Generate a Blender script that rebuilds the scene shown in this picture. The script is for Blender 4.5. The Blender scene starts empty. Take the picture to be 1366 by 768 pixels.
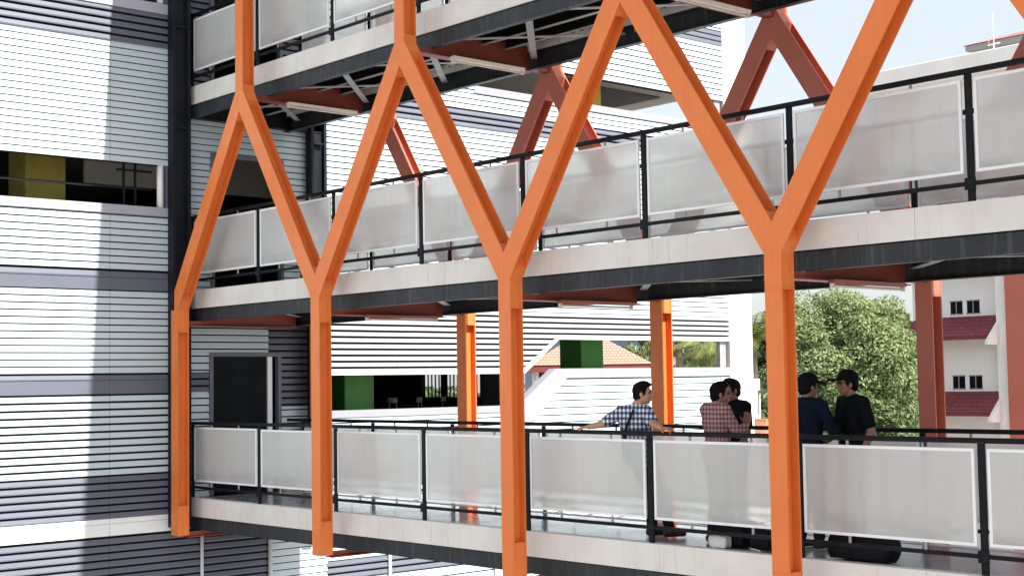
import bpy, bmesh, math, random
import numpy as np
from mathutils import Vector, Matrix
random.seed(7)
rng = np.random.default_rng(7)
R_ = math.radians
sc = bpy.context.scene
COL = sc.collection

# ------------------------------------------------------------------ camera
F_PX = 1924.48
CAM = Vector((18.7685, -10.6119, 1.625))
_y, _p, _r = R_(41.7293), R_(3.6898), R_(-0.9075)
_fw = Vector((-math.cos(_y), math.sin(_y), 0)); _rt = Vector((math.sin(_y), math.cos(_y), 0)); _up = Vector((0, 0, 1))
FW = _fw * math.cos(_p) + _up * math.sin(_p); _u2 = -_fw * math.sin(_p) + _up * math.cos(_p)
RT = _rt * math.cos(_r) + _u2 * math.sin(_r); UP = -_rt * math.sin(_r) + _u2 * math.cos(_r)
cd = bpy.data.cameras.new('camera'); cam = bpy.data.objects.new('camera', cd); COL.objects.link(cam)
cam.matrix_world = Matrix(((RT.x, UP.x, -FW.x, CAM.x), (RT.y, UP.y, -FW.y, CAM.y), (RT.z, UP.z, -FW.z, CAM.z), (0, 0, 0, 1)))
cd.sensor_width = 36; cd.lens = F_PX / 1366 * 36; cd.clip_end = 3000; cd.clip_start = .1
sc.camera = cam
def ray(px, py): return FW + RT * ((px - 683) / F_PX) - UP * ((py - 384) / F_PX)
def on_y(px, py, Y): d = ray(px, py); return CAM + d * ((Y - CAM.y) / d.y)
def on_x(px, py, X): d = ray(px, py); return CAM + d * ((X - CAM.x) / d.x)

# ------------------------------------------------------------------ materials
def new_mat(name):
    m = bpy.data.materials.new(name); m.use_nodes = True
    nt = m.node_tree; b = nt.nodes['Principled BSDF']
    return m, nt, b
def mixc(nt, fac, a, b):
    n = nt.nodes.new('ShaderNodeMix'); n.data_type = 'RGBA'
    for sock, v in ((n.inputs[0], fac), (n.inputs[6], a), (n.inputs[7], b)):
        if hasattr(v, 'is_linked') or hasattr(v, 'links'): nt.links.new(v, sock)
        else: sock.default_value = v if not isinstance(v, tuple) else (*v, 1)
    return n.outputs[2]
def noise(nt, scale, vec=None, detail=4, rough=.6):
    n = nt.nodes.new('ShaderNodeTexNoise'); n.inputs['Scale'].default_value = scale
    n.inputs['Detail'].default_value = detail; n.inputs['Roughness'].default_value = rough
    if vec is not None: nt.links.new(vec, n.inputs['Vector'])
    return n.outputs['Fac']
def coords(nt, scale=(1, 1, 1), kind='Object'):
    t = nt.nodes.new('ShaderNodeTexCoord'); mp = nt.nodes.new('ShaderNodeMapping')
    mp.inputs['Scale'].default_value = scale
    nt.links.new(t.outputs[kind], mp.inputs['Vector']); return mp.outputs['Vector']
def ramp(nt, fac, stops):
    n = nt.nodes.new('ShaderNodeValToRGB'); nt.links.new(fac, n.inputs[0]); e = n.color_ramp.elements
    e[0].position, e[0].color = stops[0][0], (*stops[0][1], 1); e[1].position, e[1].color = stops[-1][0], (*stops[-1][1], 1)
    for p, c in stops[1:-1]: x = e.new(p); x.color = (*c, 1)
    return n.outputs[0]
def bump(nt, b, h, dist=.01, strength=.5):
    n = nt.nodes.new('ShaderNodeBump'); n.inputs['Distance'].default_value = dist; n.inputs['Strength'].default_value = strength
    nt.links.new(h, n.inputs['Height']); nt.links.new(n.outputs[0], b.inputs['Normal'])
def g(v): return (v, v, v)
def mat_plain(name, c, rough=.6, var=.12, scale=3, metal=0, spec=.5, streak=0, streakcol=None, bmp=0):
    m, nt, b = new_mat(name)
    v = coords(nt)
    f = noise(nt, scale, v)
    lo = tuple(x * (1 - var) for x in c); hi = tuple(min(1, x * (1 + var)) for x in c)
    col = ramp(nt, f, [(.3, lo), (.7, hi)])
    if streak:
        sv = coords(nt, (9, 9, .5)); sf = noise(nt, 2.2, sv, 5, .65)
        mask = ramp(nt, sf, [(.52, g(0)), (.72, g(streak))])
        col = mixc(nt, mask, col, streakcol or tuple(x * .5 for x in c))
    nt.links.new(col, b.inputs['Base Color'])
    b.inputs['Roughness'].default_value = rough; b.inputs['Metallic'].default_value = metal
    b.inputs['Specular IOR Level'].default_value = spec
    if bmp: bump(nt, b, noise(nt, scale * 12, v), .004, bmp)
    return m
M = {}
M['orange'] = mat_plain('orange_paint', (.72, .185, .042), .42, .07, 1.6, streak=.35, streakcol=(.5, .11, .03), spec=.4, bmp=.25)
M['rear_red'] = mat_plain('rear_red_paint_and_shade', (.52, .145, .095), .55, .1, 2)  # brick-red of the rear arms; also stands for shade on the last rear trunks
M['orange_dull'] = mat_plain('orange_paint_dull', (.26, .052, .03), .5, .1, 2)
M['black'] = mat_plain('black_steel_paint', (.005, .0055, .007), .5, .3, 5, spec=.18)
M['navy'] = mat_plain('navy_steel_paint', (.009, .012, .018), .5, .35, 3, streak=.4, streakcol=(.025, .028, .032), spec=.2)
M['edge'] = mat_plain('charcoal_beam_paint', (.026, .030, .036), .5, .25, 2, spec=.25, streak=.7, streakcol=(.085, .082, .08))
M['grey_steel'] = mat_plain('galvanised_steel', (.30, .29, .30), .5, .2, 5)
M['alu'] = mat_plain('white_aluminium', (.8, .8, .82), .35, .04, 5)
M['white_paint'] = mat_plain('white_render', (.86, .83, .815), .8, .05, .8, streak=.2, streakcol=(.5, .5, .49))
M['siding_white'] = mat_plain('white_metal_siding', (.50, .60, .655), .5, .05, .9, spec=.25, streak=.12, streakcol=(.45, .5, .5))
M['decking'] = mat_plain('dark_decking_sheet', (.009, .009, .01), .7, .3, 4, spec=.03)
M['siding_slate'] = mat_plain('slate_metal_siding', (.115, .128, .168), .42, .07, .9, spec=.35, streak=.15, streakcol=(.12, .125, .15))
M['siding_mid'] = mat_plain('pale_grey_metal_siding', (.42, .43, .47), .5, .05, .9, spec=.3)
M['cap_grey'] = mat_plain('light_grey_flashing', (.27, .28, .315), .55, .05, .9, spec=.2)
M['siding_plain'] = mat_plain('pale_flashing', (.72, .76, .77), .5, .05, .8, streak=.15, streakcol=(.5, .52, .52))
M['sheet_grey'] = mat_plain('lavender_flashing', (.36, .37, .45), .5, .06, .9)
M['dark'] = mat_plain('dark_interior', (.025, .025, .03), .8, .3, 1)
M['inner_wall'] = mat_plain('interior_concrete', (.09, .09, .095), .85, .3, .6)
M['ceiling'] = mat_plain('ceiling_concrete', (.42, .40, .37), .85, .08, .7)
M['lap_shadow'] = mat_plain('black_lap_shadow_backing', (.02, .02, .022), .9, .2, 2, spec=.05)  # black showing through the siding gaps, standing in for the laps' shadow lines
M['green'] = mat_plain('green_paint', (.045, .215, .03), .6, .15, 3)
M['olive'] = mat_plain('olive_yellow_paint', (.22, .19, .03), .7, .2, 4)
M['yellow'] = mat_plain('yellow_paint', (.55, .38, .04), .6, .1, 3)
M['rooftile'] = None
M['light_tube'] = mat_plain('cream_lamp_housing', (.78, .70, .62), .4, .04, 3)
M['maroon'] = mat_plain('maroon_trim', (.17, .03, .035), .6, .15, 3)
M['brick_red'] = mat_plain('terracotta_paint', (.46, .13, .085), .7, .07, .6)
M['window'] = mat_plain('dark_window_glass', (.008, .009, .012), .25, .3, 4, spec=.05)
M['trunk'] = mat_plain('bark', (.14, .11, .08), .9, .3, 6, bmp=.6)
M['pole'] = mat_plain('pale_concrete_pole', (.6, .58, .54), .8, .1, 2)
M['pavement'] = mat_plain('concrete_paving', (.34, .325, .305), .85, .15, .35)
M['grass'] = mat_plain('grass_ground', (.09, .11, .045), .9, .3, .2)
M['tile_floor'] = None
M['skin'] = mat_plain('skin_tan', (.44, .22, .135), .5, .06, 9)
M['skin_dark'] = mat_plain('skin_brown', (.25, .12, .075), .5, .06, 9)
M['hair'] = mat_plain('black_hair', (.006, .005, .005), .7, .4, 60, bmp=.8, spec=.08)
M['eye'] = mat_plain('eye_dark', (.01, .008, .007), .2, 0, 1)
M['denim'] = mat_plain('dark_denim', (.02, .025, .045), .85, .25, 12, spec=.08)
M['trouser_black'] = mat_plain('black_trousers', (.012, .012, .015), .85, .25, 12, spec=.08)
M['shoe'] = mat_plain('black_shoe', (.02, .02, .022), .5, .2, 9)
M['tee_black'] = mat_plain('black_cotton', (.006, .007, .009), .9, .25, 10, bmp=.3, spec=.08)
M['navy_cloth'] = mat_plain('navy_cotton', (.006, .010, .022), .9, .25, 10, bmp=.3, spec=.08)
M['bag_black'] = mat_plain('black_nylon', (.012, .012, .014), .6, .35, 12, bmp=.5, spec=.08)
M['bag_white'] = mat_plain('pale_plastic_bag', (.7, .69, .66), .5, .1, 8, bmp=.6)
M['fabric_grey'] = mat_plain('grey_fabric', (.2, .2, .2), .8, .1, 10)

# concrete fascia with streaks of rust and black mould
def concrete():
    m, nt, b = new_mat('stained_concrete')
    v = coords(nt)
    base = ramp(nt, noise(nt, 1.3, v, 6), [(.3, (.60, .565, .525)), (.7, (.74, .705, .665))])
    s1 = ramp(nt, noise(nt, 1.6, coords(nt, (7, 7, .35)), 6, .7), [(.55, g(0)), (.85, g(.55))])
    c = mixc(nt, s1, base, (.38, .30, .20))
    s2 = ramp(nt, noise(nt, 2.3, coords(nt, (16, 16, .8)), 3, .6), [(.665, g(0)), (.74, g(.8))])
    c = mixc(nt, s2, c, (.12, .11, .10))
    nt.links.new(c, b.inputs['Base Color']); b.inputs['Roughness'].default_value = .85
    bump(nt, b, noise(nt, 25, v), .003, .4)
    return m
M['concrete'] = concrete()
def floor_mat():
    m, nt, b = new_mat('glossy_grey_floor_tile')
    v = coords(nt)
    br = nt.nodes.new('ShaderNodeTexBrick'); nt.links.new(v, br.inputs['Vector'])
    br.inputs['Scale'].default_value = 1; br.offset = 0
    br.inputs['Brick Width'].default_value = .6; br.inputs['Row Height'].default_value = .6; br.inputs['Mortar Size'].default_value = .003
    br.inputs['Color1'].default_value = (.40, .41, .45, 1); br.inputs['Color2'].default_value = (.37, .38, .42, 1); br.inputs['Mortar'].default_value = (.25, .25, .27, 1)
    c = mixc(nt, ramp(nt, noise(nt, 2.5, v, 6), [(.4, g(0)), (.7, g(.5))]), br.outputs[0], (.3, .3, .31))
    nt.links.new(c, b.inputs['Base Color'])
    nt.links.new(ramp(nt, noise(nt, 2, v, 3), [(.3, g(.12)), (.7, g(.22))]), b.inputs['Roughness'])
    return m
M['tile_floor'] = floor_mat()
def frosted():
    m, nt, b = new_mat('frosted_polycarbonate')
    out = nt.nodes['Material Output']
    v = coords(nt)
    st = noise(nt, 1.8, coords(nt, (10, 10, .5)), 6, .7)
    col = ramp(nt, st, [(.3, (.86, .855, .84)), (.7, (.91, .905, .89))])
    dirt = ramp(nt, noise(nt, 2.2, v, 6, .7), [(.6, g(0)), (.85, g(.15))])
    col = mixc(nt, dirt, col, (.6, .59, .55))
    sz = nt.nodes.new('ShaderNodeSeparateXYZ'); nt.links.new(v, sz.inputs[0])
    low = ramp(nt, sz.outputs[2], [(.24, g(1)), (.50, g(0))])
    ln = ramp(nt, noise(nt, 1.5, coords(nt, (1.2, 1.2, 5)), 5, .6), [(.42, g(0)), (.66, g(.5))])
    lm = nt.nodes.new('ShaderNodeMath'); lm.operation = 'MULTIPLY'; nt.links.new(low, lm.inputs[0]); nt.links.new(ln, lm.inputs[1])
    col = mixc(nt, lm.outputs[0], col, (.50, .50, .45))
    dif = nt.nodes.new('ShaderNodeBsdfDiffuse'); nt.links.new(col, dif.inputs[0])
    tr = nt.nodes.new('ShaderNodeBsdfTranslucent'); nt.links.new(col, tr.inputs[0])
    rf = nt.nodes.new('ShaderNodeBsdfRefraction'); rf.inputs['IOR'].default_value = 1.12; rf.inputs['Roughness'].default_value = .24
    nt.links.new(col, rf.inputs[0])
    gl = nt.nodes.new('ShaderNodeBsdfGlossy'); gl.inputs['Roughness'].default_value = .22
    m1 = nt.nodes.new('ShaderNodeMixShader'); m1.inputs[0].default_value = .38
    nt.links.new(dif.outputs[0], m1.inputs[1]); nt.links.new(tr.outputs[0], m1.inputs[2])
    m2 = nt.nodes.new('ShaderNodeMixShader'); m2.inputs[0].default_value = .46
    nt.links.new(m1.outputs[0], m2.inputs[1]); nt.links.new(rf.outputs[0], m2.inputs[2])
    m3 = nt.nodes.new('ShaderNodeMixShader'); m3.inputs[0].default_value = .07
    nt.links.new(m2.outputs[0], m3.inputs[1]); nt.links.new(gl.outputs[0], m3.inputs[2])
    nt.links.new(m3.outputs[0], out.inputs['Surface'])
    return m
M['frost'] = frosted()
def tile_roof(name, c1, c2, w=.3, h=.28):
    m, nt, b = new_mat(name)
    t = nt.nodes.new('ShaderNodeTexCoord')
    sep = nt.nodes.new('ShaderNodeSeparateXYZ'); nt.links.new(t.outputs['Object'], sep.inputs[0])
    cmb = nt.nodes.new('ShaderNodeCombineXYZ')
    ad = nt.nodes.new('ShaderNodeMath'); ad.operation = 'ADD'
    nt.links.new(sep.outputs[0], ad.inputs[0]); nt.links.new(sep.outputs[1], ad.inputs[1])
    nt.links.new(ad.outputs[0], cmb.inputs[0]); nt.links.new(sep.outputs[2], cmb.inputs[1])
    br = nt.nodes.new('ShaderNodeTexBrick'); nt.links.new(cmb.outputs[0], br.inputs['Vector'])
    br.inputs['Scale'].default_value = 1; br.inputs['Brick Width'].default_value = w; br.inputs['Row Height'].default_value = h * .55
    br.inputs['Mortar Size'].default_value = .018
    br.inputs['Color1'].default_value = (*c1, 1); br.inputs['Color2'].default_value = (*c2, 1)
    br.inputs['Mortar'].default_value = (*[x * .45 for x in c1], 1)
    c = mixc(nt, ramp(nt, noise(nt, 1.5, t.outputs['Object'], 6), [(.4, g(0)), (.75, g(.5))]), br.outputs[0], tuple(x * .6 for x in c2))
    nt.links.new(c, b.inputs['Base Color']); b.inputs['Roughness'].default_value = .75
    return m
M['rooftile'] = tile_roof('maroon_roof_tile', (.27, .055, .065), (.21, .04, .055))
M['rooftile_pale'] = tile_roof('sun_bleached_roof_tile', (.40, .27, .20), (.35, .235, .175), .16, .15)
M['rooftile_pink'] = tile_roof('dusty_pink_roof_tile', (.42, .16, .15), (.36, .13, .13))
def leaf_mat(name, a, b_, c):
    m, nt, b = new_mat(name)
    out = nt.nodes['Material Output']
    gi = nt.nodes.new('ShaderNodeNewGeometry')
    col = ramp(nt, gi.outputs['Random Per Island'], [(0, a), (.5, b_), (1, c)])
    tr = nt.nodes.new('ShaderNodeBsdfTranslucent'); nt.links.new(col, tr.inputs[0])
    nt.links.new(col, b.inputs['Base Color']); b.inputs['Roughness'].default_value = .55; b.inputs['Specular IOR Level'].default_value = .2
    mx = nt.nodes.new('ShaderNodeMixShader'); mx.inputs[0].default_value = .35
    nt.links.new(b.outputs[0], mx.inputs[1]); nt.links.new(tr.outputs[0], mx.inputs[2]); nt.links.new(mx.outputs[0], out.inputs[0])
    return m
M['leaf'] = leaf_mat('leaf_green', (.09, .14, .055), (.20, .27, .11), (.34, .40, .21))
M['leaf_dark'] = leaf_mat('leaf_dark_green', (.05, .085, .035), (.11, .16, .06), (.20, .26, .11))
M['palm_leaf'] = leaf_mat('palm_leaf', (.10, .15, .04), (.20, .24, .08), (.38, .36, .16))
def checked(name, base, line, sx=.05, w=.5, line2=None):
    m, nt, b = new_mat(name)
    t = nt.nodes.new('ShaderNodeTexCoord'); sep = nt.nodes.new('ShaderNodeSeparateXYZ'); nt.links.new(t.outputs['Object'], sep.inputs[0])
    def stripe(sock, per, off=0):
        a = nt.nodes.new('ShaderNodeMath'); a.operation = 'DIVIDE'; nt.links.new(sock, a.inputs[0]); a.inputs[1].default_value = per
        f = nt.nodes.new('ShaderNodeMath'); f.operation = 'FRACT'; nt.links.new(a.outputs[0], f.inputs[0])
        l = nt.nodes.new('ShaderNodeMath'); l.operation = 'LESS_THAN'; nt.links.new(f.outputs[0], l.inputs[0]); l.inputs[1].default_value = w
        return l.outputs[0]
    xy = nt.nodes.new('ShaderNodeMath'); xy.operation = 'ADD'; nt.links.new(sep.outputs[0], xy.inputs[0])
    yy = nt.nodes.new('ShaderNodeMath'); yy.operation = 'MULTIPLY'; yy.inputs[1].default_value = .8; nt.links.new(sep.outputs[1], yy.inputs[0]); nt.links.new(yy.outputs[0], xy.inputs[1])
    h = stripe(sep.outputs[2], sx); v = stripe(xy.outputs[0], sx)
    s = nt.nodes.new('ShaderNodeMath'); s.operation = 'ADD'; nt.links.new(h, s.inputs[0]); nt.links.new(v, s.inputs[1])
    s2 = nt.nodes.new('ShaderNodeMath'); s2.operation = 'MULTIPLY'; s2.inputs[1].default_value = .5; nt.links.new(s.outputs[0], s2.inputs[0])
    c = ramp(nt, s2.outputs[0], [(0, base), (.5, line2 or tuple((p + q) / 2 for p, q in zip(base, line))), (1, line)])
    nt.links.new(c, b.inputs['Base Color']); b.inputs['Roughness'].default_value = .9
    return m
M['check_blue'] = checked('blue_white_check', (.75, .77, .80), (.015, .02, .05), .055, .5, (.16, .19, .30))
M['check_red'] = checked('red_white_check', (.42, .26, .24), (.10, .03, .03), .045, .4, (.24, .11, .10))

# ------------------------------------------------------------------ mesh helpers
class MB:
    """collects faces in world space; build() links ONE mesh object, local to its parent thing"""
    def __init__(s): s.v = []; s.f = []; s.smooth = False
    def add(s, vs, fs):
        n = len(s.v); s.v += [tuple(p) for p in vs]; s.f += [tuple(i + n for i in f) for f in fs]; return s
    def box(s, x0, x1, y0, y1, z0, z1):
        return s.add([(x0, y0, z0), (x1, y0, z0), (x1, y1, z0), (x0, y1, z0), (x0, y0, z1), (x1, y0, z1), (x1, y1, z1), (x0, y1, z1)],
                     [(0, 3, 2, 1), (4, 5, 6, 7), (0, 1, 5, 4), (1, 2, 6, 5), (2, 3, 7, 6), (3, 0, 4, 7)])
    def bev(s, x0, x1, y0, y1, z0, z1, r=.006):
        bm = bmesh.new(); bmesh.ops.create_cube(bm, size=1)
        for v in bm.verts: v.co = Vector(((x0 + x1) / 2 + v.co.x * (x1 - x0), (y0 + y1) / 2 + v.co.y * (y1 - y0), (z0 + z1) / 2 + v.co.z * (z1 - z0)))
        bmesh.ops.bevel(bm, geom=list(bm.edges), offset=r, segments=1, affect='EDGES')
        return s.frombm(bm)
    def frombm(s, bm):
        bm.verts.index_update(); s.add([v.co for v in bm.verts], [[v.index for v in f.verts] for f in bm.faces]); bm.free(); return s
    def prism_xz(s, pts, y0, y1):   # polygon (x,z) counter-clockwise or not, extruded along y
        n = len(pts)
        return s.add([(x, y0, z) for x, z in pts] + [(x, y1, z) for x, z in pts],
                     [tuple(range(n)), tuple(range(2 * n - 1, n - 1, -1))] + [(i, i + n, (i + 1) % n + n, (i + 1) % n) for i in range(n)])
    def prism_yz(s, pts, x0, x1):
        n = len(pts)
        return s.add([(x0, y, z) for y, z in pts] + [(x1, y, z) for y, z in pts],
                     [tuple(range(n)), tuple(range(2 * n - 1, n - 1, -1))] + [(i, i + n, (i + 1) % n + n, (i + 1) % n) for i in range(n)])
    def bar(s, a, b, w, h, up=(0, 0, 1)):     # rectangular bar a->b
        a, b = Vector(a), Vector(b); d = (b - a).normalized(); u = Vector(up)
        side = d.cross(u); side = side.normalized() if side.length > 1e-4 else Vector((1, 0, 0)); u = side.cross(d)
        vs = []
        for p in (a, b):
            for i, j in ((-1, -1), (1, -1), (1, 1), (-1, 1)): vs.append(p + side * (i * w / 2) + u * (j * h / 2))
        return s.add(vs, [(0, 1, 2, 3), (7, 6, 5, 4), (0, 4, 5, 1), (1, 5, 6, 2), (2, 6, 7, 3), (3, 7, 4, 0)])
    def tube(s, pts, r, n=8, r2=None):
        pts = [Vector(p) for p in pts]; rings = []
        for i, p in enumerate(pts):
            d = (pts[min(i + 1, len(pts) - 1)] - pts[max(i - 1, 0)]).normalized()
            a = d.cross(Vector((0, 0, 1))); a = a.normalized() if a.length > .05 else Vector((1, 0, 0)); b = d.cross(a)
            rr = r if r2 is None else r + (r2 - r) * i / (len(pts) - 1)
            rings.append([p + (a * math.cos(t) + b * math.sin(t)) * rr for t in [2 * math.pi * k / n for k in range(n)]])
        vs = [q for ring in rings for q in ring]; fs = []
        for i in range(len(pts) - 1):
            for k in range(n): fs.append((i * n + k, i * n + (k + 1) % n, (i + 1) * n + (k + 1) % n, (i + 1) * n + k))
        fs += [tuple(range(n - 1, -1, -1)), tuple(range((len(pts) - 1) * n, len(pts) * n))]
        return s.add(vs, fs)
    def build(s, name, mat, parent=None, smooth=False, recalc=True):
        me = bpy.data.meshes.new(name)
        off = Vector(parent['_org']) if parent is not None and '_org' in parent else Vector((0, 0, 0))
        me.from_pydata([tuple(Vector(p) - off) for p in s.v], [], s.f)
        if recalc:
            bm = bmesh.new(); bm.from_mesh(me); bmesh.ops.recalc_face_normals(bm, faces=bm.faces); bm.to_mesh(me); bm.free()
        me.materials.append(mat)
        if smooth:
            for p in me.polygons: p.use_smooth = True
        o = bpy.data.objects.new(name, me); COL.objects.link(o)
        if parent is not None:
            o.parent = parent; o['_org'] = tuple(off)
        return o
def build_each(mb, name, mat, parent, smooth=False):
    par = list(range(len(mb.v)))
    def fd(i):
        while par[i] != i: par[i] = par[par[i]]; i = par[i]
        return i
    for f in mb.f:
        for k in f[1:]: par[fd(k)] = fd(f[0])
    groups = {}
    for f in mb.f: groups.setdefault(fd(f[0]), []).append(f)
    for fs in groups.values():
        ids = sorted({i for f in fs for i in f}); m = {i: n for n, i in enumerate(ids)}
        q = MB(); q.add([mb.v[i] for i in ids], [tuple(m[i] for i in f) for f in fs]); q.build(name, mat, parent, smooth)
def thing(name, label, cat, loc=(0, 0, 0), group=None):
    o = bpy.data.objects.new(name, None); COL.objects.link(o); o.location = loc; o.empty_display_size = .2
    o['_org'] = tuple(loc); o['label'] = label; o['category'] = cat
    if group: o['group'] = group
    return o
def tag(o, label, cat, group=None):
    o['label'] = label; o['category'] = cat
    if group: o['group'] = group
    return o
def struct(o): o['kind'] = 'structure'; return o
def copy_tree(root, delta, label):
    r = root.copy(); COL.objects.link(r); r.location = Vector(root.location) + Vector(delta); r['label'] = label
    def rec(src, dst):
        for ch in list(src.children):
            c = ch.copy(); COL.objects.link(c); c.parent = dst; rec(ch, c)
    rec(root, r); return r

# ------------------------------------------------------------------ constants of the bridge
YF_, YB_ = -.41, 1.97
LX = 3.6                       # column spacing
XE = 20.0                      # far end of the walkways
X0 = -.31                      # where walkways meet the garage wall
DECK_Z = [0.0, 3.03, 6.065]
YR = 1.76                      # rear edge of the walkways
WX = -.32                      # garage wall plane

# ------------------------------------------------------------------ ground
struct(MB().box(-400, 400, -400, 400, -7, -6.5).build('ground', M['grass']))
struct(MB().box(-60, 90, -60, 75, -6.6, -6.496).build('pavement', M['pavement']))

# ------------------------------------------------------------------ steel columns
BW, DD = .188, .183            # column width, depth
ZB, ZC, ZT, ZK = 2.72, 3.0, 5.62, 5.35   # bends and crotches
AW = .278                      # horizontal width of an arm
T = .016
def hsec_vertical(mb, xc, ya, z0, z1, box=False):
    x0, x1 = xc - BW / 2, xc + BW / 2
    mb.box(x0, x1, ya, ya + T, z0, z1); mb.box(x0, x1, ya + DD - T, ya + DD, z0, z1)
    if box: mb.box(x0 + .004, x1 - .004, ya + T, ya + DD - T, z0, z1)
    else: mb.box(xc - .006, xc + .006, ya + T, ya + DD - T, z0, z1)
def arm_mb(xc, sgn, ya):
    """arm from the node at (xc, ZB) up to the apex at xc + sgn*LX/2"""
    mb = MB(); h = LX / 2
    # outline in local x (mirrored by sgn); arm stays on its side of both centre lines
    out = [(BW / 2, ZB), (0, ZB), (0, ZC), (h - BW / 2, ZT), (h, ZT), (h, ZK)]
    P = [(xc + sgn * x, z) for x, z in out]
    mb.prism_xz(P, ya, ya + T); mb.prism_xz(P, ya + DD - T, ya + DD)
    # side plates near node and apex (box), open H between
    def at(t): # t 0..1 along arm: left edge and right edge
        a = Vector((0, ZC)).lerp(Vector((h - BW / 2, ZT)), t); b = Vector((BW / 2, ZB)).lerp(Vector((h, ZK)), t); return a, b
    e = .004
    def boxpart(t0, t1, extra0=None, extra1=None):
        a0, b0 = at(t0); a1, b1 = at(t1)
        pts = [a0 + Vector((e, 0)), b0 - Vector((e, 0)), b1 - Vector((e, 0)), a1 + Vector((e, 0))]
        pts = [(p.x, p.y) for p in pts]
        if extra0: pts = extra0 + pts[1:]
        if extra1: pts = pts[:3] + extra1 + pts[3:]
        pts = [(xc + sgn * x, z) for x, z in pts]
        mb.prism_xz(pts, ya + T, ya + DD - T)
    boxpart(0.0, .04, extra0=[(0, ZC), (0, ZB), (BW / 2 - e, ZB)])
    boxpart(.955, 1.0, extra1=[(h, ZK), (h, ZT)])
    a0, b0 = at(.04); a1, b1 = at(.955)
    m0, m1 = (a0 + b0) / 2, (a1 + b1) / 2; w = .008
    mb.prism_xz([(xc + sgn * (m0.x - w), m0.y), (xc + sgn * (m0.x + w), m0.y), (xc + sgn * (m1.x + w), m1.y), (xc + sgn * (m1.x - w), m1.y)], ya + T, ya + DD - T)
    return mb
def y_column(k, ya, label, row):
    xc = k * LX; t = thing('steel_y_column', label, 'column', (xc, ya, -.5), 'orange steel columns')
    mb = MB()
    hsec_vertical(mb, xc, ya, -.08, 2.4); hsec_vertical(mb, xc, ya, -.5, -.08, True); hsec_vertical(mb, xc, ya, 2.4, ZB, True)
    mb.build('trunk', M['orange' if row == 'front' or k < 3 else 'rear_red'], t)  # last rear trunks turn red to imitate their shaded faces
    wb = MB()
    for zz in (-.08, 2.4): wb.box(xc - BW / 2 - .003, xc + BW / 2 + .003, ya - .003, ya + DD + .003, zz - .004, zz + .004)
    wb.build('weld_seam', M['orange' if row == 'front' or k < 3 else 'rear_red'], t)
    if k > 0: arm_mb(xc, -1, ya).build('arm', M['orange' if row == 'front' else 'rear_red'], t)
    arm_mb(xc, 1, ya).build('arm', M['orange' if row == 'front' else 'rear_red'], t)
    # bracket plates tying the column to the two floor beams
    side = 1 if row == 'front' else -1
    return t
def upper_post(k, ya, label):
    xc = (k + .5) * LX; t = thing('steel_post', label, 'column', (xc, ya, ZT), 'orange steel posts above the apexes')
    mb = MB(); hsec_vertical(mb, xc, ya, ZT, ZT + .09, True); hsec_vertical(mb, xc, ya, ZT + .09, 9.12)
    mb.build('trunk', M['orange'], t)
    return t
fl = ['orange front column beside the striped wall, with a single arm leaning right',
      'orange front Y column, second from the striped wall',
      'orange front Y column in the middle, left of the man in the blue checked shirt',
      'orange front Y column hiding the man in navy, nearest and tallest in view',
      'orange front column of which only the tip of an arm shows in the top right corner']
rl = ['dark orange rear column squeezed against the doorway wall, mostly hidden',
      'orange rear column with a yellow sunlit strip, in front of the dark motorbike opening',
      'orange rear column with a yellow sunlit strip, just right of the man in the blue checked shirt',
      'wide dark red rear column between the big tree and the white building',
      'dark red rear column at the right edge whose arm crosses the pink roof']
ul = ['orange front post rising from the leftmost apex', 'orange front post rising from the second apex from the left',
      'orange front post above the apex at the top centre, out of the frame', 'orange front post above the apex beyond the top right edge']
url = ['red rear post above the leftmost rear apex behind the top walkway', 'red rear post above the rear apex that stands against the grey soffit',
       'red rear post above the rear apex that stands against the sky', 'red rear post above the rear apex beyond the right edge']
for k in range(5): y_column(k, YF_, fl[k], 'front'); y_column(k, YB_, rl[k], 'rear')
for k in range(4): upper_post(k, YF_, ul[k]); upper_post(k, YB_, url[k])

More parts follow.
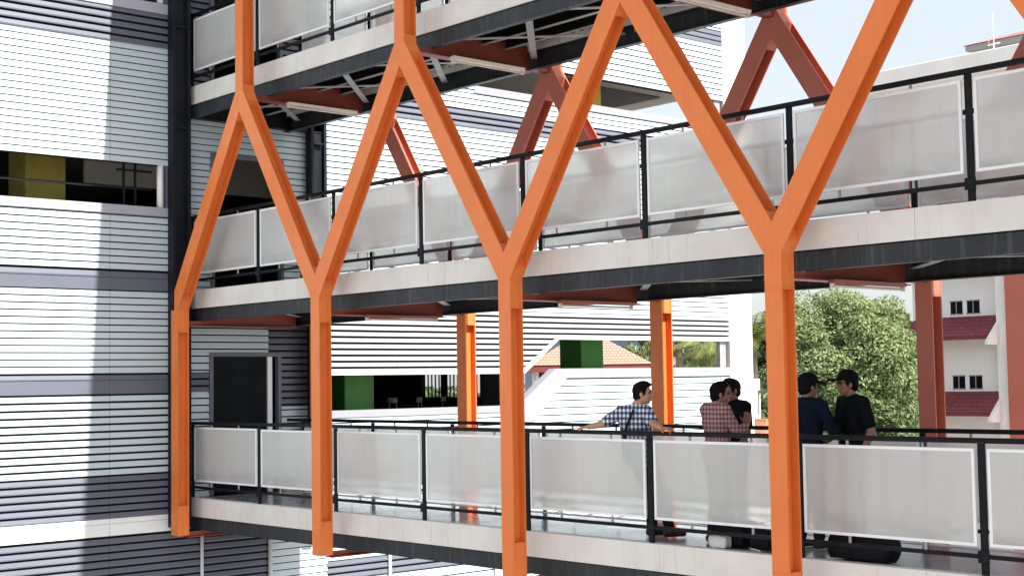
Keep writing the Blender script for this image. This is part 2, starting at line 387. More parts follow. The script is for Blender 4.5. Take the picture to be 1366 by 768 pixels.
# ------------------------------------------------------------------ walkways
wl = ['lowest walkway with glossy tiled floor where the men stand', 'middle walkway crossing the picture from left to upper right',
      'top walkway with its braced dark underside showing']
for d, z in enumerate(DECK_Z):
    t = thing('walkway', wl[d], 'walkway', (X0, 0, z), 'walkways of the footbridge')
    zw = z - .268
    # concrete slab: edge upstands cast in lengths with thin joints
    mb = MB(); x = X0; j = 0
    while x < XE:
        x2 = min(XE, x + 2.9 + .5 * ((j * 37) % 5) / 5)
        mb.box(x + .002, x2 - .002, 0, .12, zw, z); mb.box(x + .002, x2 - .002, YR - .12, YR, zw, z); x = x2; j += 1
    mb.build('concrete_edge', M['concrete'], t)
    MB().box(X0, XE, .12, YR - .12, z - .12, z - .006).build('floor_tiles', M['tile_floor'], t)
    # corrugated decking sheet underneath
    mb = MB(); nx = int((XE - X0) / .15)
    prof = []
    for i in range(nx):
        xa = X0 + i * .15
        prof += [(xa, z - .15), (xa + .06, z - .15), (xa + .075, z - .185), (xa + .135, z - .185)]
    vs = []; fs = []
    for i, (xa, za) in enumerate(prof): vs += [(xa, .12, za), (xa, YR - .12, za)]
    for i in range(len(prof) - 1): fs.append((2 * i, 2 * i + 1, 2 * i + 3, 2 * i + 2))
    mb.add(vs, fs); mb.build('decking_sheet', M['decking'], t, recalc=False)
    # edge beams (C sections)
    for y0, y1, yw, zl in ((.022, .1, .022, .455), (YR - .1, YR - .012, YR - .022, .50)):
        mb = MB(); xs = X0
        for xs, xe in ((X0, 2.72), (2.724, 8.3), (8.304, 14.), (14.004, XE)):
            mb.box(xs, xe, yw, yw + .01, z - zl + .012, zw); mb.box(xs, xe, y0 + .0, y1, z - zl, z - zl + .012); mb.box(xs, xe, y0, y1, zw - .012, zw - .001)
        mb.build('edge_beam', M['edge'], t)
    off = .0 if d < 2 else LX / 2
    # cross beams in orange, purlins and diagonal bracing in grey
    k = 0
    while off + k * LX < XE:
        xb = off + k * LX
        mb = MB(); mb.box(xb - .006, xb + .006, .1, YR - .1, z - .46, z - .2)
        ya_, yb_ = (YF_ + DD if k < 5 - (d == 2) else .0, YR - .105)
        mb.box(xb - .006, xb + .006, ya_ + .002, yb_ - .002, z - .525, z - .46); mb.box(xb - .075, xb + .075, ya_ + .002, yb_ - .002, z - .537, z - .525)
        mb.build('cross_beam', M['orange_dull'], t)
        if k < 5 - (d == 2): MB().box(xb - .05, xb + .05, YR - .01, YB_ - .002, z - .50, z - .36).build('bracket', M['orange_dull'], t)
        k += 1
    MB().box(X0 + .005, X0 + .13, -.0, 2.40, z - .47, z - .458).build('end_plate', M['navy'], t)
    MB().bev(X0 + .02, X0 + .12, .11, 2.38 if d == 2 else YR - .11, z - .45, z - .2, .004).build('end_beam', M['navy'], t)
    for yy in (.5, .88, 1.27):
        mb = MB(); xs = X0
        mb.box(X0 + .13, XE, yy - .003, yy + .003, z - .285, z - .19)
        pu = mb.build('purlin', M['black'], t); MB().box(X0 + .13, XE, yy - .03, yy + .03, z - .293, z - .2852).build('flange', M['grey_steel'], pu)
    j = -1
    while off + 1.8 * j < XE - 1.8:
        xa = off + 1.8 * j; j += 1
        if xa < X0: continue
        for a, b, dz in (((xa + .1, .1), (xa + 1.7, YR - .1), 0), ((xa + 1.7, .1), (xa + .1, YR - .1), .014)):
            MB().bar((*a, z - .36 - dz), (*b, z - .36 - dz), .085, .008).build('brace', M['grey_steel'], t)

# ------------------------------------------------------------------ fluorescent battens
n = 0
for d in (2, 1):
    z = DECK_Z[d]
    for k in range(5):
        xb = (LX / 2 if d == 2 else 0) + k * LX + .11
        if d == 1 and k == 0: continue
        lab = {2: ['cream fluorescent batten under the top walkway, at the leftmost apex', 'cream fluorescent batten under the top walkway, behind the second apex',
                   'cream fluorescent batten under the top walkway, near the top centre', 'cream fluorescent batten under the top walkway beyond the frame', 'last cream batten under the top walkway'],
               1: ['', 'rosy fluorescent batten under the middle walkway, right of the second front column', 'rosy fluorescent batten under the middle walkway, right of the middle front column',
                   'rosy fluorescent batten under the middle walkway, above the big tree', 'rosy fluorescent batten under the middle walkway at the right end']}[d][k]
        t = thing('fluorescent_lamp', lab, 'lamp', (xb, .88, z - .54), 'fluorescent battens under the walkways')
        mb = MB(); mb.prism_xz([(xb - .045, z - .527), (xb + .045, z - .527), (xb + .03, z - .562), (xb - .03, z - .562)], .30, 1.46)
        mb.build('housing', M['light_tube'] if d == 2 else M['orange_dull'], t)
        MB().tube([(xb, .33, z - .585), (xb, 1.43, z - .585)], .014, 8).build('tube', M['light_tube'], t, smooth=True)
        mb = MB(); mb.box(xb - .018, xb + .018, .30, .33, z - .602, z - .562); mb.box(xb - .018, xb + .018, 1.43, 1.46, z - .602, z - .562)
        build_each(mb, 'end_cap', M['light_tube'], t)

# ------------------------------------------------------------------ railings
def railing(z, front, label):
    yc = .045 if front else YR - .045
    t = thing('railing', label, 'railing', (X0, yc, z), 'railings of the footbridge')
    sp = 1.826 if front else 1.8; off = -.275 if front else .1
    posts = [off + sp * k for k in range(12)]
    posts = [p for p in posts if p < XE]
    z0 = z + .003
    for p in posts:
        mb = MB(); mb.bev(p - .032, p + .032, yc - .012, yc + .012, z0, z + 1.06, .003)
        mb.bev(p - .05, p + .05, yc - .028, yc - .0125, z + .1, z + .2, .003)
        mb.build('post', M['black'], t)
    MB().bev(X0, XE, yc - .028, yc + .028, z + 1.062, z + 1.106, .008).build('top_rail', M['black'], t)
    MB().bev(X0, XE, yc - .02, yc + .02, z + .135, z + .17, .005).build('low_rail', M['black'], t)
    spans = [(a + .055, b - .06) for a, b in zip(posts, posts[1:])]
    if not front: spans = [(X0 + .03, posts[0] - .06)] + spans if posts[0] - X0 > .5 else spans
    for i, (a, b) in enumerate(spans):
        # slightly uneven fitting
        dz = rng.uniform(-.006, .006, 2)
        pz0, pz1 = z + .235 + dz[0], z + 1.022 + dz[1]
        ys = yc - .006
        p = MB().box(a + .01, b - .01, ys - .004, ys + .004, pz0 + .01, pz1 - .01).build('panel', M['frost'], t)
        f = MB(); w = .028
        f.bev(a, b, ys - .012, ys + .012, pz0, pz0 + w, .003); f.bev(a, b, ys - .012, ys + .012, pz1 - w, pz1, .003)
        f.bev(a, a + w, ys - .0119, ys + .0119, pz0 + w, pz1 - w, .003); f.bev(b - w, b, ys - .0119, ys + .0119, pz0 + w, pz1 - w, .003)
        f.build('panel_frame', M['alu'], p)
        c = MB()
        for q in (.28, .72):
            xx = a + (b - a) * q
            c.box(xx - .012, xx + .012, ys - .006, ys + .006, pz1, z + 1.064); c.box(xx - .012, xx + .012, ys - .006, ys + .006, z + .168, pz0)
        build_each(c, 'clip', M['grey_steel'], p)
railing(0, True, 'front railing of the lowest walkway, with the blue-checked man leaning on it')
railing(0, False, 'rear railing of the lowest walkway, behind the men')
railing(DECK_Z[1], True, 'front railing of the middle walkway, its panels crossed by the orange arms')
railing(DECK_Z[1], False, 'rear railing of the middle walkway, glimpsed under the front panels')
railing(DECK_Z[2], True, 'front railing of the top walkway in the upper left')
railing(DECK_Z[2], False, 'rear railing of the top walkway, hidden by the front one')

# ------------------------------------------------------------------ canopy above the top walkway
t = thing('canopy_roof', 'flat canopy roof over the top walkway, above the picture', 'roof', (X0, .6, 9.15))
MB().box(WX + .08, XE + 2, -1.12, 2.33, 9.15, 9.23).build('roof_sheet', M['grey_steel'], t)
MB().box(WX + .1, XE, YF_, YF_ + .15, 9.125, 9.148).build('beam', M['navy'], t)
MB().box(WX + .1, XE, YB_, YB_ + .15, 9.125, 9.148).build('beam', M['navy'], t)

# ------------------------------------------------------------------ garage building
def clip(poly, z, keep_above):
    out = []
    for i in range(len(poly)):
        a, b = poly[i], poly[(i + 1) % len(poly)]
        ia = (a[1] >= z) if keep_above else (a[1] <= z); ib = (b[1] >= z) if keep_above else (b[1] <= z)
        if ia: out.append(a)
        if ia != ib:
            t_ = (z - a[1]) / (b[1] - a[1]); out.append((a[0] + (b[0] - a[0]) * t_, z))
    return out
def siding(mb, poly, pitch=.0975, lip=.02, phase=0, xo=0.0):
    gf = .15 if lip < .0185 else .19 if lip < .021 else (.3 if lip < .032 else .38)
    zs = [p[1] for p in poly]; zmin, zmax = min(zs), max(zs)
    k = math.floor((zmin - phase) / pitch)
    while phase + k * pitch < zmax - 1e-5:
        z0 = phase + k * pitch; z1 = z0 + pitch; k += 1
        zr = z0 + pitch * .16
        lo, hi = max(z0, zmin), min(z1, zmax)
        zg = z0 + pitch * (1 - gf)
        for (sa, sb, xa, xb) in ((z0, zr, lip * .9, lip), (zr, zg, lip, lip * .35)):
            c = clip(clip(poly, sa, True), sb, False)
            if len(c) < 3 or max(p[1] for p in c) - min(p[1] for p in c) < 1e-4: continue
            def X(z): return WX + xo + xa + (xb - xa) * (z - sa) / (sb - sa)
            mb.add([(X(z), y, z) for y, z in c], [tuple(range(len(c)))])
        c = clip(clip(poly, z0, True), z0 + pitch * .5, False)
        if len(c) >= 3:
            zb = min(p[1] for p in c); ys = [p[0] for p in c if abs(p[1] - zb) < 1e-4]
            if len(ys) >= 2 and zb - z0 < 1e-4:
                ya, yb = min(ys), max(ys)
                mb.add([(WX + xo - .004, ya, zb), (WX + xo - .004, yb, zb), (WX + xo + lip * .9, yb, zb), (WX + xo + lip * .9, ya, zb)], [(0, 1, 2, 3)])
    return mb
def rect(y0, y1, z0, z1): return [(y0, z0), (y1, z0), (y1, z1), (y0, z1)]
G = thing('parking_garage', 'parking garage clad in white and slate striped siding, with an open bay of green columns', 'building', (WX, 0, -6.5))
YL = -16.0
def panel_siding(mat, polys, pitch=.0975, lip=.018, phase=0.0, label=None):
    for p in polys:
        mb = MB(); siding(mb, p, pitch, lip, phase)
        o = mb.build('siding', M[mat], G, recalc=False)
        if label: o['label'] = label
WL, SL = .02, .03
# left zone, two sheets either side of a thin joint at y=-1.26
for ya, yb in ((YL, -1.262), (-1.257, -.30)):
    panel_siding('siding_white', [rect(ya, yb, 4.86, 6.60)], .0975, .018, 4.86)
    panel_siding('siding_slate', [rect(ya, yb, 6.60, 7.10)], .11, SL, 6.60)
    panel_siding('siding_white', [rect(ya, yb, 3.31, 4.10)], .0985, WL, 3.31)
    panel_siding('siding_slate', [rect(ya, yb, 3.19, 3.31)], .12, SL, 3.19)
    panel_siding('siding_white', [rect(ya, yb, 1.83, 3.01)], .0985, WL, 1.83)
    panel_siding('siding_slate', [rect(ya, yb, 1.73, 1.83)], .10, SL, 1.73)
    panel_siding('siding_white', [rect(ya, yb, .40, 1.54)], .1035, WL + .002, .40)
    panel_siding('siding_slate', [rect(ya, yb, -.21, .40)], .102, SL, -.21)
    panel_siding('siding_slate', [rect(ya, yb, -6.5, -.46)], .105, SL, -.46)
    mb = MB()
    for z0, z1 in ((-.455, -.215), ):
        mb.box(WX - .01, WX + .016, ya, yb, z0, z1 - .075); mb.box(WX - .01, WX + .022, ya, yb, z1 - .07, z1)
    build_each(mb, 'flashing', M['siding_plain'], G)
    mb = MB()
    for z0, z1 in ((3.01, 3.185), (1.54, 1.725)): mb.box(WX - .01, WX + .02, ya, yb, z0 + .002, z1)
    build_each(mb, 'flashing', M['siding_slate'], G)
mb = MB(); mb.bev(WX - .12, WX + .035, YL, -.30, 4.105, 4.235, .005); mb.bev(WX - .12, WX + .035, YL, -.30, 7.105, 7.26, .005); build_each(mb, 'sill', M['sheet_grey'], G)
panel_siding('siding_white', [rect(YL, -.30, 7.92, 9.3)], .0975, WL, 7.92)
# opening end trims near the corner
mb = MB()
for z0, z1 in ((4.235, 4.86), (7.26, 7.92)):
    mb.box(WX - .05, WX + .012, -.385, -.30, z0, z1)
build_each(mb, 'opening_jamb', M['siding_slate'], G)
mb = MB()
for z0, z1 in ((4.235, 4.86), (7.26, 7.92)):
    mb.tube([(WX - .03, -.45, z0), (WX - .03, -.45, z1)], .05, 10)
build_each(mb, 'downpipe', M['alu'], G, True)
mb = MB()
for z0, z1 in ((4.235, 4.86), (7.26, 7.92)):
    for yy in (-.9, -.72) if z0 < 5 else (-1.2, -1.08, -.96, -.84, -.72, -.6, -.5): mb.box(WX - .3, WX - .27, yy - .014, yy + .014, z0 - .4, z1 + .3)
    mb.box(WX - .31, WX - .28, -3.3, -.45, z0 + .28, z0 + .31)
    mb.box(WX - .31, WX - .28, -1.0, -.45, z1 - .08, z1 - .05)
build_each(mb, 'window_bar', M['navy'], G)

# zone behind the walkway ends (doors)
ZM0, ZM1 = -.30, 2.42
# level 1: door opening y .33-1.58, z 0-2.12
panel_siding('siding_white', [rect(ZM0, 1.36, 2.12, 2.5), rect(ZM0, .33, 1.83, 2.12), rect(ZM0, .33, .0, 1.54), rect(1.58, 2.0, .40, 1.29)], .104, .02, .0)
panel_siding('siding_slate', [rect(1.36, ZM1, 2.12, 3.0), rect(1.58, ZM1, 1.29, 2.12), rect(ZM0, .33, 1.54, 1.83), rect(ZM0, 1.36, 2.5, 3.0)], .104, .024, 1.54)
panel_siding('siding_white', [rect(2.0, ZM1, -.2, 1.29), rect(1.58, 2.0, -.2, .40)], .104, .02, .0)
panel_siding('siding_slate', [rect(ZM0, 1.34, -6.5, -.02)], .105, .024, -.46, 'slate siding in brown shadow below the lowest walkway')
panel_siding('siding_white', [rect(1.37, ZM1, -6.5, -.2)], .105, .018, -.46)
# level 2: door y .40-1.60, z 3.03-5.08
panel_siding('siding_white', [rect(ZM0, .36, 3.0, 5.12), rect(1.64, ZM1, 3.0, 5.12), rect(ZM0, ZM1, 5.12, 6.0)], .0975, .018, 3.0)
# level 3
panel_siding('siding_slate', [rect(ZM0, .36, 6.0, 9.3), rect(1.64, ZM1, 6.0, 9.3), rect(.36, 1.64, 8.1, 9.3)], .1, .022, 6.0)
def door_frame(y0, y1, z0, z1):
    f = MB(); w = .06
    f.bev(WX - .06, WX + .04, y0, y0 + w, z0, z1, .004); f.bev(WX - .06, WX + .04, y1 - w, y1, z0, z1, .004)
    f.bev(WX - .06, WX + .0405, y0 + w, y1 - w, z1 - w, z1, .004)
    return f.build('door_frame', M['siding_slate'], G)
f = door_frame(.33, 1.58, 0, 2.12); MB().box(WX - .05, WX - .01, 1.36, 1.44, 0, 2.06).build('door_jamb', M['alu'], f)
MB().box(WX - .04, WX - .034, .39, 1.355, .02, 2.055).build('door_glass', M['window'], f)
f = door_frame(.36, 1.64, 3.03, 5.12)
mb = MB(); mb.box(WX - 1.4, WX - 1.36, -1, 3, 4.72, 5.6); mb.build('lintel_panel', M['ceiling'], f)
f = door_frame(.36, 1.64, 6.07, 8.1)
mb = MB()
mb.tube([(WX + .04, .19, -6.5), (WX + .04, .19, -.5)], .026, 8); mb.tube([(WX + .05, 1.355, -6.5), (WX + .05, 1.355, -.5)], .033, 8); mb.tube([(WX + .05, 3.62, -6.5), (WX + .05, 3.62, -.6)], .026, 8)
mb.tube([(WX + .05, 5.9, -6.5), (WX + .05, 5.9, -.6)], .026, 8)
build_each(mb, 'downpipe', M['alu'], G, True)

# right zone, y 2.42 .. 12.35
GY0, GY1 = ZM1, 12.32
panel_siding('siding_mid', [rect(GY0, 6.62, 1.80, 2.86), [(6.62, 1.80), (7.5, 2.42), (7.5, 2.86), (6.62, 2.86)], rect(7.5, GY1, 2.42, 2.86)], .0985, .034, 1.80)
panel_siding('siding_white', [rect(GY0, GY1, 2.86, 6.05)], .0975, .019, 2.86)
panel_siding('siding_slate', [rect(GY0, GY1, 6.05, 6.37)], .107, .03, 6.05)
panel_siding('siding_white', [rect(GY0, GY1, 6.37, 6.66)], .0975, .019, 6.37)
panel_siding('siding_white', [rect(GY0, 5.6, 6.66, 7.32), rect(GY0, GY1, 7.32, 8.46), rect(GY0, GY1, 8.78, 9.6)], .117, .019, 7.32)
panel_siding('siding_slate', [rect(GY0, GY1, 8.46, 8.78)], .107, .02, 8.46)
# parapet, lower
panel_siding('siding_white', [rect(GY0, 6.5, -.2, 1.08), [(6.5, -.2), (GY1, -.2), (GY1, 1.66), (7.68, 1.66), (6.5, .62)]], .13, .018, .10)
panel_siding('siding_white', [rect(GY0, GY1, -1.15, -.2)], .105, .016, -1.15)
panel_siding('siding_slate', [rect(GY0, GY1, -1.45, -1.15), rect(GY0, GY1, -6.5, -1.9)], .105, .028, -1.45)
panel_siding('siding_white', [rect(GY0, GY1, -1.9, -1.45)], .15, .012, -1.45)
# caps / trims
mb = MB()
mb.prism_yz([(GY0, 1.085), (6.56, 1.085), (6.5, 1.20), (GY0, 1.20)], WX - .15, WX + .03)
mb.prism_yz([(6.50, 1.2), (6.56, .62), (7.70, 1.665), (7.42, 1.84)], WX - .15, WX + .032)
mb.prism_yz([(7.42, 1.84), (7.70, 1.665), (GY1, 1.665), (GY1, 1.84)], WX - .15, WX + .034)
mb.bev(WX - .2, WX + .03, 5.58, GY1, 6.665, 6.80, .004)
build_each(mb, 'sill', M['cap_grey'], G)
mb = MB()
mb.prism_yz([(6.58, 1.80), (6.66, 1.76), (7.53, 2.38), (7.50, 2.43)], WX - .02, WX + .036)
mb.prism_yz([(7.50, 2.43), (7.53, 2.37), (GY1, 2.37), (GY1, 2.43)], WX - .02, WX + .037)
mb.prism_yz([(GY0, 1.80), (GY0, 1.765), (6.66, 1.76), (6.58, 1.80)], WX - .02, WX + .035)
mb.box(WX - .02, WX + .03, GY1, GY1 + .03, 2.37, 9.6); mb.box(WX - .02, WX + .03, GY1, GY1 + .03, -6.5, 1.84)
build_each(mb, 'trim', M['alu'], G)
mb = MB(); mb.box(WX - .07, WX - .03, 12.08, 12.26, 1.84, 2.37); mb.box(WX - .07, WX - .03, 12.08, 12.26, 6.8, 7.32)
build_each(mb, 'end_post', M['grey_steel'], G)
# end pillar
MB().bev(-.7, WX - .02, 12.36, 13.12, -6.5, 10.2, .01).build('corner_pillar', M['white_paint'], G)
MB().box(WX + .0, WX + .012, 12.34, 12.37, -6.5, 9.6).build('corner_bead', M['grey_steel'], G)

# solid backing of every siding field (thin wall core behind the sheets)
mb = MB(); XA, XB = WX - .14, WX - .03
for p in (rect(YL, -.3, 4.86, 7.10), rect(YL, -.3, -6.5, 4.1), rect(YL, -.3, 7.92, 9.3),
          rect(ZM0, .33, -6.5, 3.0), rect(1.58, ZM1, -6.5, 3.0), rect(.33, 1.58, 2.12, 3.0), rect(.33, 1.58, -6.5, -.005),
          rect(ZM0, .36, 3.0, 9.3), rect(1.64, ZM1, 3.0, 9.3), rect(.36, 1.64, 5.12, 6.06), rect(.36, 1.64, 8.1, 9.3),
          rect(GY0, 6.62, 1.80, 2.86), [(6.62, 1.80), (7.5, 2.42), (7.5, 2.86), (6.62, 2.86)], rect(7.5, GY1, 2.42, 2.86),
          rect(GY0, GY1, 2.86, 6.66), rect(GY0, 5.6, 6.66, 7.32), rect(GY0, GY1, 7.32, 9.6),
          rect(GY0, 6.5, -6.5, 1.08), [(6.5, -6.5), (GY1, -6.5), (GY1, 1.66), (7.68, 1.66), (6.5, .62)]):
    mb.prism_yz(p, XA, XB)
build_each(mb, 'wall_core', M['lap_shadow'], G)
# floors and ceilings
mb = MB()
mb.box(-12, WX - .13, YL, 6.55, -.3, 0.0 - .01); mb.box(-12, WX - .13, YL, 6.55, 2.72, 3.0); mb.box(-12, WX - .13, YL, 3.5, 5.75, 6.03); mb.box(-12, WX - .13, YL, 3.5, 8.3, 8.6)
mb.box(-7.5, WX - .13, 6.6, 12.3, .2, .45); mb.box(-7.5, WX - .13, 6.6, 12.3, 3.0, 3.25); mb.box(-7.5, WX - .13, 3.6, 12.3, 5.5, 5.75)
mb.box(-7.5, WX - .13, 3.6, 12.3, 7.5, 7.75)
build_each(mb, 'floor_slab', M['ceiling'], G)
mb = MB(); mb.box(-4.4, -1.4, 9.8, 11.6, 7.47, 7.499); mb.build('ceiling_recess', M['inner_wall'], G)
mb = MB(); mb.box(-12.2, -12, YL, 6.55, -6.5, 9.3); mb.box(-12, WX - .13, YL - .2, YL, -6.5, 9.3)
mb.box(-12, -1.6, 3.52, 3.58, 3.25, 9.0); mb.box(-12, -3.1, 6.56, 6.6, 0, 2.71); mb.box(-1.3, WX - .15, 6.50, 6.54, 0, 1.79); mb.box(-3.1, -1.3, 6.56, 6.6, 0, 1.35); mb.box(-3.1, -1.3, 6.56, 6.6, 1.85, 2.71); mb.box(-2.55, -2.4, 6.555, 6.605, 1.35, 1.85); mb.box(-1.9, -1.7, 6.555, 6.605, 1.35, 1.85)
mb.box(-5.6, -5.45, YL, -.2, 3.0, 5.7); mb.box(-5.5, -5.4, YL, 6.5, -.01, 2.2)
build_each(mb, 'back_wall', M['dark'], G)
mb = MB(); mb.box(-12, 0, -30, YL - .3, 9.28, 9.3) if False else None
MB().box(-12.2, WX - .005, YL, 12.3, 9.62, 9.75).build('roof_slab', M['ceiling'], G)
# painted columns seen in the openings
def gcol(yc, z0, z1, mat, lab):
    o = MB().bev(-1.55, -.95, yc - .3, yc + .3, z0, z1, .01).build('garage_column', M[mat], G); o['label'] = lab
gcol(-1.93, 3.0, 5.75, 'olive', 'olive column in the opening of the striped wall')
gcol(3.53, 0, 2.72, 'green', 'green column at the left end of the dark opening')
gcol(9.02, .45, 3.0, 'green', 'green column in the opening above the diagonal step')
gcol(9.1, 5.75, 7.5, 'yellow', 'yellow column under the upper soffit')
gcol(6.0, 0, 2.72, 'dark', None) if False else None
# security grille behind the motorbikes
mb = MB(); z0, z1 = 0.0, 2.4
yy = 2.6
while yy < 6.5: mb.box(-4.62, -4.59, yy, yy + .025, z0, z1); yy += .22
xx = -3.1
while xx < -1.3: mb.box(xx, xx + .02, 6.50, 6.52, z0, z1); xx += .11
mb.box(-4.63, -4.58, 2.5, 6.5, 1.0, 1.04); mb.box(-4.63, -4.58, 2.5, 6.5, 1.9, 1.94)
mb.build('grille', M['black'], G)
# lit ceiling strip hint: daylight opening far behind (north side window)
# navy steel wall posts flanking the walkways
for y0, y1, lab in ((-.36, -.07, 'black steel post at the corner of the striped wall'), (2.05, 2.34, 'black steel post at the rear end of the walkways')):
    mb = MB(); z0, z1 = -.40, 9.12
    x0, x1 = WX + .04, WX + .2
    if y0 > 0: x0, x1 = WX + .04, WX + .2
    mb.box(x0, x1, y0, y0 + .05, z0, z1); mb.box(x0, x1, y1 - .05, y1, z0, z1); mb.box((x0 + x1) / 2 - .01, (x0 + x1) / 2 + .01, y0 + .05, y1 - .05, z0, z1)
    for z in (2.9, 5.4, 6.9): mb.box(x0, x1 + .004, y0 - .004, y0 + .22, z, z + .03)
    tag(mb.build('steel_post', M['navy']), lab, 'post')

t = thing('shade_tower', 'plain white tower added beyond the right edge to shade the wide dark red column', 'tower', (16, 3, -6.5))  # unseen block, added only to throw shade on the right rear column
MB().bev(14.9, 17.4, 1.98, 4.6, -6.5, 6.6, .01).build('wall', M['white_paint'], t); MB().bev(14.8, 17.5, 1.9, 4.7, 6.602, 6.75, .01).build('roof_slab', M['concrete'], t)

# ------------------------------------------------------------------ motorbikes in the dark bay
def motorbike(y, label, x=-2.6):
    t = thing('motorbike', label, 'motorbike', (x, y, 0), 'motorbikes parked in the dark bay')
    for xx in (x - .62, x + .62):
        w = MB(); pts = [(xx + .28 * math.cos(a), y, .29 + .28 * math.sin(a)) for a in [2 * math.pi * k / 20 for k in range(21)]]
        w.tube(pts, .05, 6); w.tube([(xx, y - .06, .29), (xx, y + .06, .29)], .06, 8); w.build('wheel', M['black'], t)
    b = MB(); b.prism_xz([(x - .55, .62), (x - .2, .45), (x + .15, .4), (x + .42, .75), (x + .38, .98), (x + .18, .6), (x - .1, .68), (x - .6, .86)], y - .12, y + .12); b.build('body', M['bag_black'], t)
    s_ = MB(); s_.bev(x - .55, x + .1, y - .13, y + .13, .74, .84, .03); s_.build('seat', M['bag_black'], t)
    h = MB(); h.tube([(x + .6, y, .3), (x + .45, y, .95)], .03, 6); h.tube([(x + .38, y - .34, 1.06), (x + .45, y, 1.0), (x + .38, y + .34, 1.06)], .02, 6)
    h.tube([(x + .4, y - .22, 1.05), (x + .36, y - .26, 1.28)], .01, 5); h.tube([(x + .4, y + .22, 1.05), (x + .36, y + .26, 1.28)], .01, 5)
    for s in (-1, 1): h.bev(x + .34, x + .37, y + s * .28 - .06, y + s * .28 + .06, 1.27, 1.36, .01)
    h.build('handlebar', M['grey_steel'], t)
    h = MB(); h.tube([(x + .52, y, .88), (x + .60, y, .88)], .08, 10); h.build('headlight', M['alu'], t)
    return t
mbk = motorbike(3.75, 'motorbike in the dark bay next to the green column')
for i, (dy, dx, lab) in enumerate(((.55, .1, 'motorbike in the dark bay, second from the green column'), (1.1, .0, 'motorbike in the dark bay, third from the green column'),
                              (1.65, .15, 'motorbike in the dark bay left of the yellow-striped column'), (2.3, .05, 'motorbike in the dark bay right of the yellow-striped column'))):
    copy_tree(mbk, (dx, dy, 0), lab)

# ------------------------------------------------------------------ white building with tiled pent roofs
YBd = 45.0
B = thing('apartment_building', 'white building with maroon pent roofs and a terracotta column at the right edge', 'building', (-12, YBd, -6.5))
MB().box(-17.0, 4, YBd, YBd + 14, -6.5, 14.09).build('wall', M['white_paint'], B)
MB().bev(-12.75, -12.15, YBd - .45, YBd - .002, -6.5, 14.08, .01).build('pilaster', M['white_paint'], B)
MB().bev(-12.15, -9.6, YBd - .75, YBd - .002, -6.5, 14.08, .01).build('pilaster', M['brick_red'], B)
mb = MB(); mb.bev(-18.6, 6, YBd - 1.4, YBd + 15, 14.1, 15.02, .02); mb.build('roof_slab', M['white_paint'], B)
for zt in (4.08, .88, -2.3, 7.3, 10.5):
    ze = zt - .86
    xl, xr = -16.75, -12.78
    r = MB()
    e = 1.0
    A_ = (xl, YBd - .01, zt); B_ = (xr, YBd - .01, zt); C_ = (xr - .0, YBd - e, ze); D_ = (xl - 1.15, YBd - e, ze); E_ = (xl - 1.15, YBd + 1.5, ze); F_ = (xl, YBd + 1.5, zt)
    th = .12
    vs = [A_, B_, C_, D_, E_, F_]; vs += [(x, y, z - th) for x, y, z in vs]
    r.add(vs, [(0, 1, 2, 3), (0, 3, 4, 5), (6, 9, 8, 7), (6, 11, 10, 9), (3, 2, 8, 9), (4, 3, 9, 10), (1, 7, 8, 2), (5, 4, 10, 11)])
    rf = r.build('pent_roof', M['rooftile'], B)
    MB().prism_xz([(xl - 1.2, ze - .16), (xr, ze - .16), (xr, ze - .02), (xl - 1.2, ze - .02)], YBd - e - .05, YBd - e - .005).build('gutter', M['maroon'], rf)
    MB().prism_yz([(YBd - .004, zt + .05), (YBd - 1.35, ze - .25), (YBd - 1.35, ze - .40), (YBd - .004, ze - .40)], xr + .01, xr + .16).build('cheek_wall', M['white_paint'], rf)
    for i, (xa, xb) in enumerate(((-15.12, -14.55), (-14.33, -13.74))):
        w = MB(); zz0, zz1 = zt + .13, zt + .65
        w.box(xa, xb, YBd - .012, YBd + .05, zz0, zz1); w = w.build('window', M['window'], B)
        fr = MB()
        fr.box(xa - .03, xb + .03, YBd - .03, YBd - .013, zz1, zz1 + .04); fr.box(xa - .03, xb + .03, YBd - .03, YBd - .013, zz0 - .04, zz0)
        fr.box((xa + xb) / 2 - .02, (xa + xb) / 2 + .02, YBd - .03, YBd - .013, zz0, zz1)
        fr.build('window_frame', M['grey_steel'], w)
# upper hip roof set back
H = thing('hip_roofed_block', 'higher block with a dusty pink hip roof in the top right corner', 'building', (-8, 52, -6.5))
MB().box(-14.6, 4, 52, 64, -6.5, 16.6).build('wall', M['ceiling'], H)
r = MB(); xl = -16.95; yl = 49.8; ze = 16.95
vs = [(xl, yl, ze), (8, yl, ze), (8, 66, ze), (xl, 66, ze), (xl + 2.6, yl + 3.2, ze + 1.0), (6, yl + 3.2, ze + 1.0), (6, 63, ze + 1.0), (xl + 2.6, 63, ze + 1.0)]
r.add(vs, [(0, 1, 5, 4), (1, 2, 6, 5), (2, 3, 7, 6), (3, 0, 4, 7), (4, 5, 6, 7)]); rf = r.build('roof', M['rooftile_pink'], H)
MB().box(xl + .1, 7.9, yl + .1, 65.9, ze - .25, ze - .01).build('soffit', M['fabric_grey'], H)
MB().box(-14.2, 5, yl + 3.4, 62, ze + 1.0, ze + 1.35).build('ridge_curb', M['grey_steel'], rf)
a = on_y(1326, 65, 49.4); b_ = on_y(1327, 15, 49.4)
mb = MB(); mb.tube([(a.x, a.y, a.z - 1.2), (a.x, a.y, a.z), (a.x, a.y, b_.z)], .022, 6); mb.tube([(a.x - .25, a.y, a.z + .25), (a.x - .25, a.y, b_.z - .5)], .015, 5)
mb.tube([(a.x - .3, a.y, a.z + .2), (a.x + .3, a.y, a.z + .22)], .03, 6); mb.tube([(a.x, a.y, a.z + .2), (a.x, a.y, a.z - .3)], .05, 6)
tag(mb.build('lightning_mast', M['pole']), 'thin white mast in front of the pink hip roof', 'mast')

